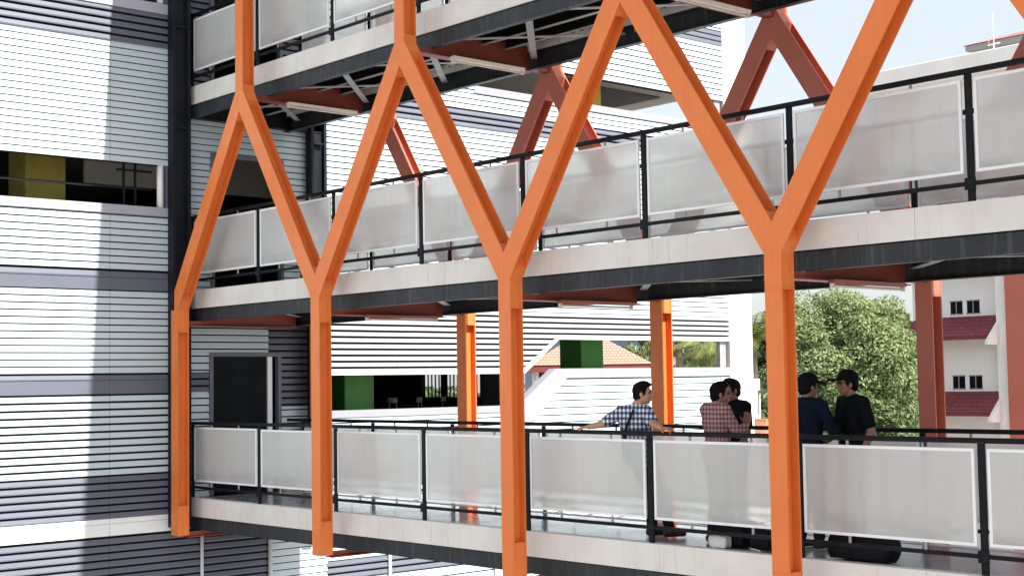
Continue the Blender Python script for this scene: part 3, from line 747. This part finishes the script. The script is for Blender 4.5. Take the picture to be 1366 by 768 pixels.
# ------------------------------------------------------------------ pavilion, blue building, small house, pole
def at_depth(px, py, d): return CAM + ray(px, py) * d
c = at_depth(783, 487, 45); P = thing('pavilion', 'pavilion with a pale tiled hip roof behind the green column', 'pavilion', (c.x, c.y, -6.5))
hw = 1.9; ze = c.z; za = at_depth(780, 445, 45).z + .15
ang = R_(48)
def rot2(x, y): return (c.x + x * math.cos(ang) - y * math.sin(ang), c.y + x * math.sin(ang) + y * math.cos(ang))
cs = [rot2(-hw, -hw), rot2(hw, -hw), rot2(hw, hw), rot2(-hw, hw)]
r = MB(); r.add([(*p, ze) for p in cs] + [(c.x, c.y, za)], [(0, 1, 4), (1, 2, 4), (2, 3, 4), (3, 0, 4), (3, 2, 1, 0)]); r.build('roof', M['rooftile_pale'], P)
k2 = .985
r = MB(); q = [(c.x + (x - c.x) * k2, c.y + (y - c.y) * k2) for x, y in cs]
r.add([(*p, ze - .2) for p in q] + [(*p, ze - .004) for p in q], [(0, 1, 5, 4), (1, 2, 6, 5), (2, 3, 7, 6), (3, 0, 4, 7), (0, 3, 2, 1)]); r.build('eave_beam', M['maroon'], P)
for sx in (-1, -.33, .33, 1):
    for sy in (-1, 1):
        x, y = rot2(sx * hw * .85, sy * hw * .85); MB().tube([(x, y, -6.5), (x, y, ze - .18)], .09, 8).build('post', M['alu'], P)
for sx in (-1, 1):
    x, y = rot2(sx * hw * .5, 0); MB().bev(x - .5, x + .5, y - .5, y + .5, -6.4, ze - 1.0, .05).build('kiosk', M['dark'], P)
x, y = c.x, c.y; MB().box(x - 1.2, x + 1.2, y - 1.2, y + 1.2, -6.4, ze - .25).build('inner_screen', M['dark'], P)

c = at_depth(855, 470, 75)
U = thing('office_block', 'distant blue-grey office block seen through the garage opening', 'building', (c.x, c.y, -6.5))
MB().box(c.x - 9, c.x + .2, c.y, c.y + 2, -6.5, c.z + 3.2).build('wall', mat_plain('blue_grey_wall', (.16, .20, .28), .6, .1, .5), U)
for i in range(5):
    for j in range(3):
        xx = c.x - 8.2 + i * 1.9; zz = c.z - 3 + j * 2.0
        MB().box(xx, xx + 1.3, c.y - .03, c.y - .002, zz, zz + 1.2).build('window', M['window'], U)

c = at_depth(1012, 568, 34)
S = thing('small_house', 'low house with a sunlit reddish roof behind the railing', 'house', (c.x, c.y, -6.5))
MB().box(c.x - 1.7, c.x + .0, c.y - .2, c.y + 1.7, -6.5, c.z - .36).build('wall', M['white_paint'], S)
MB().add([(c.x - 2, c.y - .5, c.z - .35), (c.x + .35, c.y - .5, c.z - .35), (c.x + .35, c.y + 2, c.z - .35), (c.x - 2, c.y + 2, c.z - .35), (c.x - 1.3, c.y + .75, c.z + .15), (c.x - .35, c.y + .75, c.z + .15)],
         [(0, 1, 5, 4), (1, 2, 5), (2, 3, 4, 5), (3, 0, 4), (3, 2, 1, 0)]).build('roof', tile_roof('orange_roof_tile', (.42, .15, .08), (.36, .12, .07)), S)

a = at_depth(1007, 506, 36)
t = thing('utility_pole', 'pale concrete utility pole with wires beside the palm', 'pole', (a.x, a.y, -6.5))
MB().tube([(a.x, a.y, -6.5), (a.x, a.y, a.z + .02)], .15, 10, .12).build('pole', M['pole'], t, smooth=True)
for dz in (-.35, -.5, -.72):
    mb = MB(); pts = []
    for k in range(25):
        u = k / 24; pts.append((a.x - 12 * u, a.y - 4 * u, a.z + dz - 1.6 * u * (1 - u)))
    mb.tube(pts, .012, 4); mb.build('wire', M['black'], t)
MB().bar((a.x - .6, a.y, a.z - .3), (a.x + .6, a.y, a.z - .3), .08, .08).build('crossarm', M['grey_steel'], t)

# ------------------------------------------------------------------ trees
def leaves_mesh(centers, sizes, normals):
    n_ = len(centers)
    nrm = normals / np.linalg.norm(normals, axis=1, keepdims=True)
    ref = rng.normal(size=(n_, 3)); a = np.cross(nrm, ref); a /= np.linalg.norm(a, axis=1, keepdims=True); b = np.cross(nrm, a)
    s = sizes[:, None]
    v = np.stack([centers - a * s, centers + b * s * .45 , centers + a * s, centers - b * s * .45], 1).reshape(-1, 3)
    return v
def quads_obj(name, v, mat, parent):
    me = bpy.data.meshes.new(name); nq = len(v) // 4
    off = np.array(parent['_org']); v = v - off
    me.vertices.add(len(v)); me.vertices.foreach_set('co', v.astype(np.float32).ravel())
    me.loops.add(len(v)); me.loops.foreach_set('vertex_index', np.arange(len(v), dtype=np.int32))
    me.polygons.add(nq); me.polygons.foreach_set('loop_start', np.arange(0, len(v), 4, dtype=np.int32))
    me.update(calc_edges=True); me.materials.append(mat)
    o = bpy.data.objects.new(name, me); COL.objects.link(o); o.parent = parent; o['_org'] = tuple(parent['_org']); return o
def tree(c, rx, rz, n_leaf, mat, label, lsize=.16, clumps=60, ry=None, group='trees behind the walkways'):
    ry = ry or rx
    t = thing('broadleaf_tree', label, 'tree', (c[0], c[1], -6.5), group)
    cc = np.array(c, float)
    # clumps: on the outer part of an ellipsoid, of uneven size
    d = rng.normal(size=(clumps, 3)); d /= np.linalg.norm(d, axis=1, keepdims=True)
    rad = rng.uniform(.45, 1.0, clumps) ** .6
    cen = cc + d * rad[:, None] * np.array([rx, ry, rz]); cs_ = rng.uniform(.16, .34, clumps) * min(rx, rz)
    idx = rng.choice(clumps, n_leaf, p=cs_ ** 2 / np.sum(cs_ ** 2))
    dd = rng.normal(size=(n_leaf, 3)); dd /= np.linalg.norm(dd, axis=1, keepdims=True)
    rr = rng.uniform(.5, 1.0, n_leaf) ** .5
    dd[:, 2] = dd[:, 2] * .75 + .12
    pos = cen[idx] + dd * (rr * cs_[idx])[:, None]
    nr = dd + rng.normal(size=(n_leaf, 3)) * .55 + np.array([0, 0, .35])
    v = leaves_mesh(pos, rng.uniform(.6, 1.25, n_leaf) * lsize, nr)
    quads_obj('crown', v, mat, t)
    mb = MB(); b0 = Vector((c[0], c[1], -6.5)); top = Vector((c[0] + .2, c[1], c[2] - rz * .25))
    mb.tube([b0, b0.lerp(top, .5) + Vector((.15, .1, 0)), top], .06 * rx + .14, 10, .05 * rx)
    for k in rng.choice(clumps, min(12, clumps), replace=False):
        p = Vector(cen[k]); s = b0.lerp(top, rng.uniform(.6, 1)); mid = s.lerp(p, .5) + Vector((0, 0, .25)); mb.tube([s, mid, p], .07, 6, .02)
    mb.build('trunk', M['trunk'], t, smooth=True)
    return t
def D3(px, py, d): p = at_depth(px, py, d); return (p.x, p.y, p.z)
tree(D3(1120, 503, 58), 3.1, 3.5, 140000, M['leaf'], 'big leafy sunlit tree between the nearest front column and the white building', .085, 260, ry=2.7)
tree(D3(1035, 525, 60), 2.1, 3.7, 42000, M['leaf'], 'leafy tree left of the big tree, partly behind the nearest front column', .13, 70)
tree(D3(1183, 520, 72), 2.5, 4.4, 44000, M['leaf_dark'], 'darker leafy tree under the maroon pent roofs', .13, 50)
tree(D3(935, 505, 50), 1.7, 1.7, 14000, M['leaf_dark'], 'dark tree behind the right end of the garage opening', .1, 45)
tree(D3(835, 470, 60), 1.7, 1.2, 12000, M['leaf'], 'light green tree behind the pavilion roof', .1, 40)
tree(D3(1015, 590, 44), 2.0, 1.9, 26000, M['leaf_dark'], 'low dark tree behind the utility pole', .1, 45)
tree(D3(1110, 590, 56), 3.4, 2.3, 34000, M['leaf_dark'], 'low dark shrubby tree beneath the big tree', .14, 50)
def palm(px, py, d, label, fr=2.0, nf=17, seed=0):
    p = at_depth(px, py, d); t = thing('palm_tree', label, 'palm', (p.x, p.y, -6.5), 'palm trees behind the garage')
    MB().tube([(p.x + .4, p.y, -6.5), (p.x + .1, p.y, p.z - 3), (p.x, p.y, p.z)], .16, 9, .11).build('trunk', M['trunk'], t, smooth=True)
    r_ = random.Random(seed)
    for k in range(nf):
        az = 2 * math.pi * k / nf + r_.uniform(-.2, .2); el = r_.uniform(.1, 1.15); L = fr * r_.uniform(.8, 1.1)
        pts = []; q = Vector((p.x, p.y, p.z)); dr = Vector((math.cos(az) * math.cos(el), math.sin(az) * math.cos(el), math.sin(el)))
        N = 14
        for i in range(N + 1):
            pts.append(q.copy()); q = q + dr * (L / N); dr = (dr + Vector((0, 0, -.13))).normalized()
        mb = MB(); vs = []
        mb.tube(pts, .018, 4, .006)
        for i in range(1, N + 1):
            a_, b_2 = pts[i - 1], pts[i]; dd_ = (b_2 - a_).normalized(); side = dd_.cross(Vector((0, 0, 1))).normalized()
            ll = .55 * math.sin(math.pi * min(1, .12 + i / N * .85))
            for s in (-1, 1):
                for u in (0, .5):
                    o_ = a_.lerp(b_2, u); e_ = o_ + side * s * ll * .8 + dd_ * ll * .55 + Vector((0, 0, -.35 * ll)); w_ = dd_ * .022
                    mb.add([o_ - w_, o_ + w_, e_ + w_ * .3, e_ - w_ * .3], [(0, 1, 2, 3)])
        mb.build('frond', M['palm_leaf'], t, recalc=False)
palm(1003, 455, 40, 'palm tree beside the white pillar, its fronds drooping by the utility pole', 1.9, 18, 3)
palm(905, 452, 46, 'palm tree whose fronds fill the right part of the garage opening', 2.1, 20, 5)
palm(955, 470, 44, 'smaller palm at the right end of the garage opening', 1.6, 16, 8)
# far belt of vegetation
t = thing('wood', 'far belt of dark trees on the horizon', 'wood', (-40, 90, -6.5)); 
n_ = 40000
xs = rng.uniform(-150, 60, n_); ys = 78 + rng.uniform(0, 8, n_) + (xs + 20) * -.25
hh = -6.5 + 8.2 * rng.uniform(0, 1, n_) ** .7 * (.75 + .25 * np.sin(xs * .35) * np.sin(xs * .11 + 1))
v = leaves_mesh(np.stack([xs, ys, hh], 1), rng.uniform(.25, .6, n_), rng.normal(size=(n_, 3)) + np.array([0, -.4, .5]))
o = quads_obj('foliage', v, M['leaf_dark'], t)
t['kind'] = 'stuff'; del t['category']; o['kind'] = 'stuff'

# ------------------------------------------------------------------ people
def sph(bm, c, r, n=2):
    ret = bmesh.ops.create_icosphere(bm, subdivisions=n, radius=1)
    rx, ry, rz = (r, r, r) if not isinstance(r, tuple) else r
    for v in ret['verts']: v.co = Vector((v.co.x * rx, v.co.y * ry, v.co.z * rz)) + Vector(c)
    return ret['verts']
def cap(bm, a, b, ra, rb):
    a, b = Vector(a), Vector(b); d = b - a
    if d.length < 1e-5: return
    n = 14; q = d.to_track_quat('Z', 'Y'); vs = []
    for i in range(n):
        t_ = 2 * math.pi * i / n; o = Vector((math.cos(t_), math.sin(t_), 0))
        vs.append((bm.verts.new(a + q @ (o * ra)), bm.verts.new(b + q @ (o * rb))))
    for i in range(n): j = (i + 1) % n; bm.faces.new((vs[i][0], vs[j][0], vs[j][1], vs[i][1]))
    bm.faces.new([v[0] for v in reversed(vs)]); bm.faces.new([v[1] for v in vs])
    sph(bm, a, ra); sph(bm, b, rb)
def ell(bm, c, r, rot=None):
    vs = sph(bm, (0, 0, 0), r, 3)
    for v in vs: v.co = (rot @ v.co if rot else v.co) + Vector(c)
def remesh(name, bm, mat, parent, voxel, smooth=2):
    me = bpy.data.meshes.new(name); bm.to_mesh(me); bm.free()
    o = bpy.data.objects.new(name, me); COL.objects.link(o)
    m = o.modifiers.new('r', 'REMESH'); m.mode = 'VOXEL'; m.voxel_size = voxel
    s = o.modifiers.new('s', 'SMOOTH'); s.factor = .5; s.iterations = smooth
    dg = bpy.context.evaluated_depsgraph_get(); me2 = bpy.data.meshes.new_from_object(o.evaluated_get(dg)); o.modifiers.clear()
    old = o.data; o.data = me2; bpy.data.meshes.remove(old); me2.name = name
    off = Vector(parent['_org'])
    for v in me2.vertices: v.co -= off
    me2.materials.clear(); me2.materials.append(mat)
    for p in me2.polygons: p.use_smooth = True
    o.parent = parent; o['_org'] = tuple(off); return o
def hand(bm, w, tip_dir, palm_n, thumb_dir, curl=.35, s=1.0):
    """hand at wrist w pointing to tip_dir; palm normal palm_n (fingers curl towards it)"""
    w = Vector(w); d = Vector(tip_dir).normalized(); n = Vector(palm_n).normalized(); side = d.cross(n).normalized()
    if side.dot(Vector(thumb_dir)) < 0: side = -side
    pc = w + d * .045 * s
    for u in (-.03, -.01, .01, .03): cap(bm, w + d * .01 + side * u * .7, w + d * .085 * s + side * u * s, .014, .0125)
    for u, L in ((.031, .068), (.0105, .078), (-.0105, .073), (-.031, .058)):
        p = w + d * .088 * s + side * u * s; dr = d.copy(); seg = L * s / 3
        for k in range(3):
            dr = (dr + n * curl).normalized(); p2 = p + dr * seg; cap(bm, p, p2, .0088 - k * .0008, .0082 - k * .0008); p = p2
    p = w + d * .025 + side * .03; q = p + (d * .6 + side * .7 + n * .25).normalized() * .042; cap(bm, p, q, .013, .011)
    cap(bm, q, q + (d * .9 + side * .25 + n * .45).normalized() * .034, .010, .008)
def person(label, J, head_dir, mats, shirt='short', hat=None, glasses=False, hair='short', hands=None, head_c=None, group=None, strap=False):
    """J: dict of joints in world space"""
    root = thing('person', label, 'person', tuple(J['root']), group)
    skin = mats['skin']
    hd = Vector(head_dir); hd.z = 0; hd.normalize(); tilt = J.get('tilt', 0)
    # head frame: forward hd, up z
    up = Vector((0, 0, 1)); up = (up + hd * (-tilt)).normalized(); fw = (hd + Vector((0, 0, tilt))).normalized(); lf = up.cross(fw)
    Rm = Matrix((( -lf.x, fw.x, up.x), (-lf.y, fw.y, up.y), (-lf.z, fw.z, up.z)))   # columns: right, forward, up
    hc = Vector(J['head'])
    def H_(x, y, z): return hc + Rm @ Vector((x, y, z))
    bm = bmesh.new()
    ell(bm, H_(0, -.008, .025), (.074, .092, .09), Rm); ell(bm, H_(0, .028, -.04), (.055, .062, .07), Rm); ell(bm, H_(0, .05, -.085), (.028, .026, .022), Rm)
    cap(bm, H_(0, .088, .01), H_(0, .104, -.025), .009, .014); ell(bm, H_(.012, .094, -.03), (.009, .009, .007), Rm); ell(bm, H_(-.012, .094, -.03), (.009, .009, .007), Rm)
    ell(bm, H_(0, .086, -.058), (.022, .012, .007), Rm); ell(bm, H_(0, .084, -.070), (.019, .012, .007), Rm)
    ell(bm, H_(0, .082, .033), (.052, .012, .01), Rm)
    for s in (-1, 1): ell(bm, H_(s * .076, -.005, -.008), (.010, .019, .03), Rm); ell(bm, H_(s * .04, .055, -.03), (.022, .025, .02), Rm)
    cap(bm, J['neck'], H_(0, -.02, -.06), .058, .054)
    ch, wa, pe = Vector(J['chest']), Vector(J['waist']), Vector(J['pelvis'])
    sl, sr = Vector(J['shL']), Vector(J['shR'])
    sd = (sr - sl).normalized()
    def torso(b, g_=0):
        for a_, c_, r1, r2, w1, w2 in ((Vector(J['neck']) - Vector((0, 0, .05)), ch, .07 + g_, .10 + g_, .06, .09), (ch, wa, .105 + g_, .092 + g_, .075, .055), (wa, pe, .09 + g_, .1 + g_, .055, .07)):
            for s in (-1, 0, 1): cap(b, a_ + sd * (s * w1), c_ + sd * (s * w2), r1 * (.9 if s else 1), r2 * (.92 if s else 1))
        cap(b, sl, Vector(J['neck']) - Vector((0, 0, .03)), .058 + g_, .05 + g_); cap(b, sr, Vector(J['neck']) - Vector((0, 0, .03)), .058 + g_, .05 + g_)
    torso(bm)
    for s in 'LR':
        cap(bm, J['sh' + s], J['el' + s], .05, .04); cap(bm, J['el' + s], J['wr' + s], .04, .026)
        cap(bm, J['hip' + s], J['kn' + s], .083, .056); cap(bm, J['kn' + s], J['an' + s], .052, .036)
    for s, (td, pn, th, cu) in (hands or {}).items(): hand(bm, J['wr' + s], td, pn, th, cu)
    remesh('body', bm, skin, root, .0065, 1)
    # eyes
    for s in (-1, 1):
        b = bmesh.new(); sph(b, H_(s * .031, .080, .012), .0115); me = bpy.data.meshes.new('eye'); b.to_mesh(me); b.free()
        for v in me.vertices: v.co -= Vector(root['_org'])
        me.materials.append(M['eye']); e = bpy.data.objects.new('eye', me); COL.objects.link(e); e.parent = root
    # hair
    b = bmesh.new()
    ell(b, H_(0, -.018, .035), (.083, .092, .092), Rm); ell(b, H_(0, -.05, -.02), (.070, .055, .06), Rm)
    if hat is None: ell(b, H_(0, .045, .092), (.062, .05, .026), Rm); ell(b, H_(.02, .01, .11), (.05, .06, .025), Rm)
    for s in (-1, 1): ell(b, H_(s * .072, .012, .012), (.012, .022, .035), Rm)
    remesh('hair', b, M['hair'], root, .0065, 2)
    if hat:
        b = bmesh.new(); ell(b, H_(0, -.005, .065), (.09, .104, .082), Rm)
        for v in list(b.verts):
            l = Rm.transposed() @ (v.co - hc)
            if l.z < .042: l.z = .042; v.co = hc + Rm @ l
        vb = []
        for k in range(9):
            a_ = math.pi * (k / 8 * .9 + .05); x = math.cos(a_) * .08
            vb.append((H_(x, .05 + math.sin(a_) * .03, .05), H_(x * .86, .06 + math.sin(a_) * .155, .030 - .008 * abs(x) / .08)))
        for dz in (0, .006):
            pass
        up_ = Rm @ Vector((0, 0, .013))
        for k in range(8):
            q_ = [vb[k][0], vb[k + 1][0], vb[k + 1][1], vb[k][1]]
            v8 = [b.verts.new(p) for p in q_] + [b.verts.new(p + up_) for p in q_]
            for f in ((3, 2, 1, 0), (4, 5, 6, 7), (0, 1, 5, 4), (1, 2, 6, 5), (2, 3, 7, 6), (3, 0, 4, 7)): b.faces.new([v8[i] for i in f])
        remesh('cap', b, hat, root, .005, 1)
    if glasses:
        mb = MB()
        for s in (-1, 1):
            pts = [H_(s * (.034 + .02 * math.cos(a_)), .098, .012 + .015 * math.sin(a_)) for a_ in [2 * math.pi * k / 10 for k in range(11)]]
            mb.tube(pts, .0025, 5); mb.tube([H_(s * .054, .098, .016), H_(s * .078, .03, .014), H_(s * .08, -.01, .008)], .003, 5)
        mb.tube([H_(-.014, .1, .014), H_(.014, .1, .014)], .0025, 5)
        mb.build('glasses', M['black'], root)
    # shirt
    b = bmesh.new(); torso(b, .016)
    hem = pe + Vector((0, 0, -.05))
    for s in (-1, 0, 1): cap(b, pe + sd * (s * .07), hem + sd * (s * .075), .115, .118)
    for s in 'LR':
        S_, E_, W_ = Vector(J['sh' + s]), Vector(J['el' + s]), Vector(J['wr' + s])
        if shirt == 'short': cap(b, S_, S_.lerp(E_, .72), .066, .064)
        else: cap(b, S_, E_, .064, .054); cap(b, E_, E_.lerp(W_, .93), .052, .038)
    # collar
    cap(b, Vector(J['neck']) + Vector((0, 0, -.035)), Vector(J['neck']) + Vector((0, 0, -.005)), .07, .066)
    remesh('shirt', b, mats['shirt'], root, .008, 2)
    b = bmesh.new()
    for s in (-1, 0, 1): cap(b, pe + Vector((0, 0, .03)) + sd * (s * .06), pe + Vector((0, 0, -.05)) + sd * (s * .06), .105, .108)
    for s in 'LR':
        A_ = Vector(J['an' + s])
        cap(b, J['hip' + s], J['kn' + s], .098, .072); cap(b, J['kn' + s], A_ + (Vector(J['kn' + s]) - A_) * .06, .07, .056)
    remesh('trousers', b, mats['trousers'], root, .009, 2)
    bd = Vector(J.get('feet_dir', head_dir)); bd.z = 0; bd.normalize()
    for s in 'LR':
        A_ = Vector(J['an' + s]); b = bmesh.new(); z0 = A_.z - .045
        cap(b, (A_.x - bd.x * .03, A_.y - bd.y * .03, z0), (A_.x + bd.x * .15, A_.y + bd.y * .15, z0 - .012), .045, .034); cap(b, A_, (A_.x, A_.y, z0), .045, .045)
        for v in b.verts: v.co.z = max(v.co.z, A_.z - .085)
        remesh('shoe', b, M['shoe'], root, .008, 1)
    if strap:
        mb = MB(); nk = Vector(J['neck']); pts = []
        bk = Vector((0, -1, 0))
        for k in range(9):
            u = k / 8; base = (sr * .35 + nk * .65 + Vector((0, 0, -.01))).lerp(pe + sd * -.12, u); pts.append(base + bk * (.10 + .045 * math.sin(math.pi * u)))
        for p, q_ in zip(pts, pts[1:]): mb.bar(p, q_, .03, .006, up=(0, -1, 0))
        mb.build('bag_strap', M['bag_black'], root)
    return root
V = Vector
def stand(px, py_x, y, facing, z=0.0, lean=0, h=1.0, sw=.185, arms=None):
    """joints of a standing figure at (px, y) facing an XY direction"""
    f = V((facing[0], facing[1], 0)).normalized(); r = V((f.y, -f.x, 0)); o = V((px, y, z))
    def P(a, b, c): return o + r * (a * h) + f * ((b + lean * c) * h) + V((0, 0, c * h))
    J = dict(root=o, head=P(0, .03, 1.545), neck=P(0, 0, 1.42), chest=P(0, .0, 1.24), waist=P(0, .01, 1.08), pelvis=P(0, 0, .94),
             shL=P(-sw, -.01, 1.365), shR=P(sw, -.01, 1.365), elL=P(-.23, -.03, 1.09), elR=P(.23, -.03, 1.09), wrL=P(-.24, .04, .85), wrR=P(.24, .04, .85),
             hipL=P(-.09, 0, .90), hipR=P(.09, 0, .90), knL=P(-.10, .03, .49), knR=P(.10, .02, .49), anL=P(-.11, -.02, .085), anR=P(.12, .0, .085), feet_dir=f)
    J['_P'] = P
    return J
# 1: leaning back against the front rail, arms spread along it, looking right
J = stand(8.47, 0, .42, (0.0, 1), h=.97)
J.update(head=V((8.53, .30, 1.475)), neck=V((8.47, .27, 1.345)), chest=V((8.45, .26, 1.17)), waist=V((8.44, .27, 1.01)), pelvis=V((8.45, .31, .88)),
         shL=V((8.285, .22, 1.28)), shR=V((8.645, .24, 1.285)), elL=V((8.16, .07, 1.165)), elR=V((8.86, .10, 1.17)),
         wrL=V((7.97, .06, 1.135)), wrR=V((9.02, .05, 1.135)),
         hipL=V((8.37, .34, .85)), hipR=V((8.53, .34, .85)), knL=V((8.42, .50, .46)), knR=V((8.57, .52, .46)), anL=V((8.44, .50, .09)), anR=V((8.66, .52, .09)),
         feet_dir=V((.5, 1, 0)))
person('man in a blue checked shirt leaning back on the front rail with arms spread', J, (.80, .60, 0),
       dict(skin=M['skin'], shirt=M['check_blue'], trousers=M['trouser_black']), 'short',
       hands=dict(L=((-1, .0, -.05), (0, .1, -1), (0, -1, 0), .35), R=((1, -.05, -.05), (0, .1, -1), (0, -1, 0), .35)), strap=True)
# 2: reddish checked shirt, back to the camera
J = stand(9.34, 0, .50, (.35, 1), h=.955)
P_ = J['_P']; J.update(elL=P_(-.25, .06, 1.12), elR=P_(.25, .10, 1.13), wrL=P_(-.10, .26, 1.12), wrR=P_(.14, .28, 1.22), head=P_(.02, .04, 1.53))
person('man in a reddish checked shirt with his back to the camera', J, (.65, .75, 0), dict(skin=M['skin_dark'], shirt=M['check_red'], trousers=M['denim']), 'long',
       hands=dict(L=((.9, .3, .1), (0, 1, 0), (0, 0, 1), .3), R=((-.3, .5, .8), (-.5, .5, 0), (0, 0, 1), .3)))
# 3: facing the camera-left, hand at his chin
J = stand(8.97, 0, 1.22, (-.25, -1), h=.965)
P_ = J['_P']; J.update(elR=P_(.22, .12, 1.12), wrR=P_(.07, .17, 1.36), elL=P_(-.23, .0, 1.1), wrL=P_(-.2, .12, .88), head=P_(.0, .03, 1.545))
person('man in a dark shirt facing the camera with a hand to his chin', J, (-.35, -1, 0), dict(skin=M['skin_dark'], shirt=M['tee_black'], trousers=M['denim']), 'short',
       hands=dict(R=((-.1, .1, 1), (0, 1, .2), (1, 0, 0), .35), L=((0, 0, -1), (1, 0, 0), (0, -1, 0), .3)))
# 4: navy long sleeves and cap, hidden by the column
J = stand(10.28, 0, .72, (.15, 1), h=.985, sw=.20)
P_ = J['_P']; J.update(elL=P_(-.33, .0, 1.13), wrL=P_(-.2, .2, 1.02), elR=P_(.31, .04, 1.12), wrR=P_(.22, .26, 1.05))
person('man in a dark cap and navy long-sleeved shirt, half hidden by the nearest front column', J, (.3, 1, 0), dict(skin=M['skin_dark'], shirt=M['navy_cloth'], trousers=M['denim']), 'long', hat=M['tee_black'],
       hands=dict(L=((.6, .6, 0), (0, 0, -1), (1, 0, 0), .3), R=((-.4, .8, 0), (0, 0, -1), (-1, 0, 0), .3)))
# 5: black cap and T-shirt, profile to the left
J = stand(10.60, 0, 1.0, (-.45, -.9), h=1.0, sw=.19)
P_ = J['_P']; J.update(elL=P_(-.25, -.06, 1.10), wrL=P_(-.23, .05, .86), elR=P_(.24, .02, 1.1), wrR=P_(.12, .22, 1.0), head=P_(0, .04, 1.545))
person('man in a black cap, glasses and black T-shirt, in profile looking left', J, (-.62, -.78, 0), dict(skin=M['skin_dark'], shirt=M['tee_black'], trousers=M['trouser_black']), 'short', hat=M['tee_black'], glasses=True,
       hands=dict(L=((0, 0, -1), (.5, -.2, 0), (-1, 0, 0), .3), R=((-.6, .6, 0), (0, 0, 1), (0, 0, 1), .3)))

# ------------------------------------------------------------------ bags on the floor
def bag(name, x0, x1, y0, y1, h, mat, label, rough=.03, strap=True, seed=1):
    t = thing(name, label, 'bag', ((x0 + x1) / 2, (y0 + y1) / 2, 0), 'bags on the walkway floor')
    b = bmesh.new(); bmesh.ops.create_cube(b, size=1); bmesh.ops.subdivide_edges(b, edges=b.edges[:], cuts=7, use_grid_fill=True)
    r_ = random.Random(seed); ph = [r_.uniform(0, 6) for _ in range(6)]
    for v in b.verts:
        u = v.co * 2; l = max(abs(u.x), abs(u.y), abs(u.z)); nn = u.normalized() if u.length > 0 else u
        w = u.lerp(nn * 1.15, .45)
        w += V((math.sin(w.y * 5 + ph[0]), math.sin(w.x * 4 + ph[1]), math.sin(w.x * 6 + w.y * 3 + ph[2]))) * rough
        v.co = V(((x0 + x1) / 2 + w.x * (x1 - x0) / 2, (y0 + y1) / 2 + w.y * (y1 - y0) / 2, max(.0, h / 2 + w.z * h / 2)))
    me = bpy.data.meshes.new('bag_body'); b.to_mesh(me); b.free()
    for v in me.vertices: v.co -= V(t['_org'])
    for p in me.polygons: p.use_smooth = True
    me.materials.append(mat); o = bpy.data.objects.new('bag_body', me); COL.objects.link(o); o.parent = t
    if strap:
        yc = (y0 + y1) / 2
        mb = MB(); pts = [(x0 + (x1 - x0) * .25, y0 + .03, h * .9), (x0 + (x1 - x0) * .3, y0 + .02, h + .05), (x0 + (x1 - x0) * .65, y0 + .02, h + .06), (x0 + (x1 - x0) * .72, y0 + .03, h * .9)]
        mb.tube(pts, .012, 6); mb.tube([(x1 - .03, yc, h * .8), (x1 + .07, yc - .05, h * .4), (x1 + .05, yc - .08, .02), (x1 - .05, yc - .1, .012)], .010, 6); mb.build('strap', mat, t)
        mb = MB(); mb.tube([(x0 + .08, yc, h + .002), (x1 - .08, yc, h + .002)], .006, 5); mb.build('zip', M['grey_steel'], t)
    return t
bag('duffel_bag', 10.86, 11.52, .12, .42, .23, M['bag_black'], 'black duffel bag with a loose strap, right of the nearest front column', seed=2)
bag('backpack', 9.50, 9.86, .22, .5, .26, M['bag_black'], 'black backpack behind the pale bag, left of the nearest front column', seed=4)
bag('plastic_bag', 9.52, 9.74, .10, .22, .12, M['bag_white'], 'small pale bag lying in front of the black backpack', strap=False, seed=6, rough=.06)
bag('shoulder_bag', 9.95, 10.2, .2, .42, .2, M['bag_black'], 'small black bag just left of the nearest front column', seed=9)

# ------------------------------------------------------------------ light
w = bpy.data.worlds.new('World'); sc.world = w; w.use_nodes = True
nt = w.node_tree; bg = nt.nodes['Background']; sky = nt.nodes.new('ShaderNodeTexSky'); sky.sky_type = 'NISHITA'; sky.sun_disc = False
ELEV = R_(48)
sdir = Vector((math.cos(ELEV), .057 * math.sin(ELEV), math.sin(ELEV))).normalized()
sky.sun_elevation = ELEV; sky.sun_rotation = math.atan2(sdir.x, sdir.y)
sky.air_density = 1; sky.dust_density = 3; sky.ozone_density = 1
tcw = nt.nodes.new('ShaderNodeTexCoord'); mpw = nt.nodes.new('ShaderNodeMapping'); mpw.inputs['Scale'].default_value = (1, 1, 2.5)
nt.links.new(tcw.outputs['Generated'], mpw.inputs['Vector'])
veil = ramp(nt, noise(nt, 1.6, mpw.outputs['Vector'], 6, .55), [(.3, g(.5)), (.7, g(.75))])
skc = mixc(nt, veil, sky.outputs[0], (3.4, 3.5, 3.62))      # thin high haze over the blue
nt.links.new(skc, bg.inputs[0]); bg.inputs[1].default_value = .088
sd_ = bpy.data.lights.new('sun', 'SUN'); sd_.energy = 3.6; sd_.angle = R_(.6); sd_.color = (1, .95, .87)
so = bpy.data.objects.new('sun', sd_); COL.objects.link(so); so.rotation_euler = sdir.to_track_quat('Z', 'Y').to_euler(); so.location = (20, 0, 30)
sc.view_settings.view_transform = 'Standard'; sc.view_settings.look = 'None'; sc.view_settings.exposure = 1.66; sc.view_settings.gamma = 1
sc.render.engine = 'CYCLES'
try:
    sc.cycles.max_bounces = 8; sc.cycles.diffuse_bounces = 4; sc.cycles.transmission_bounces = 8; sc.cycles.transparent_max_bounces = 8
except Exception: pass
for o in bpy.data.objects:
    if '_org' in o: del o['_org']
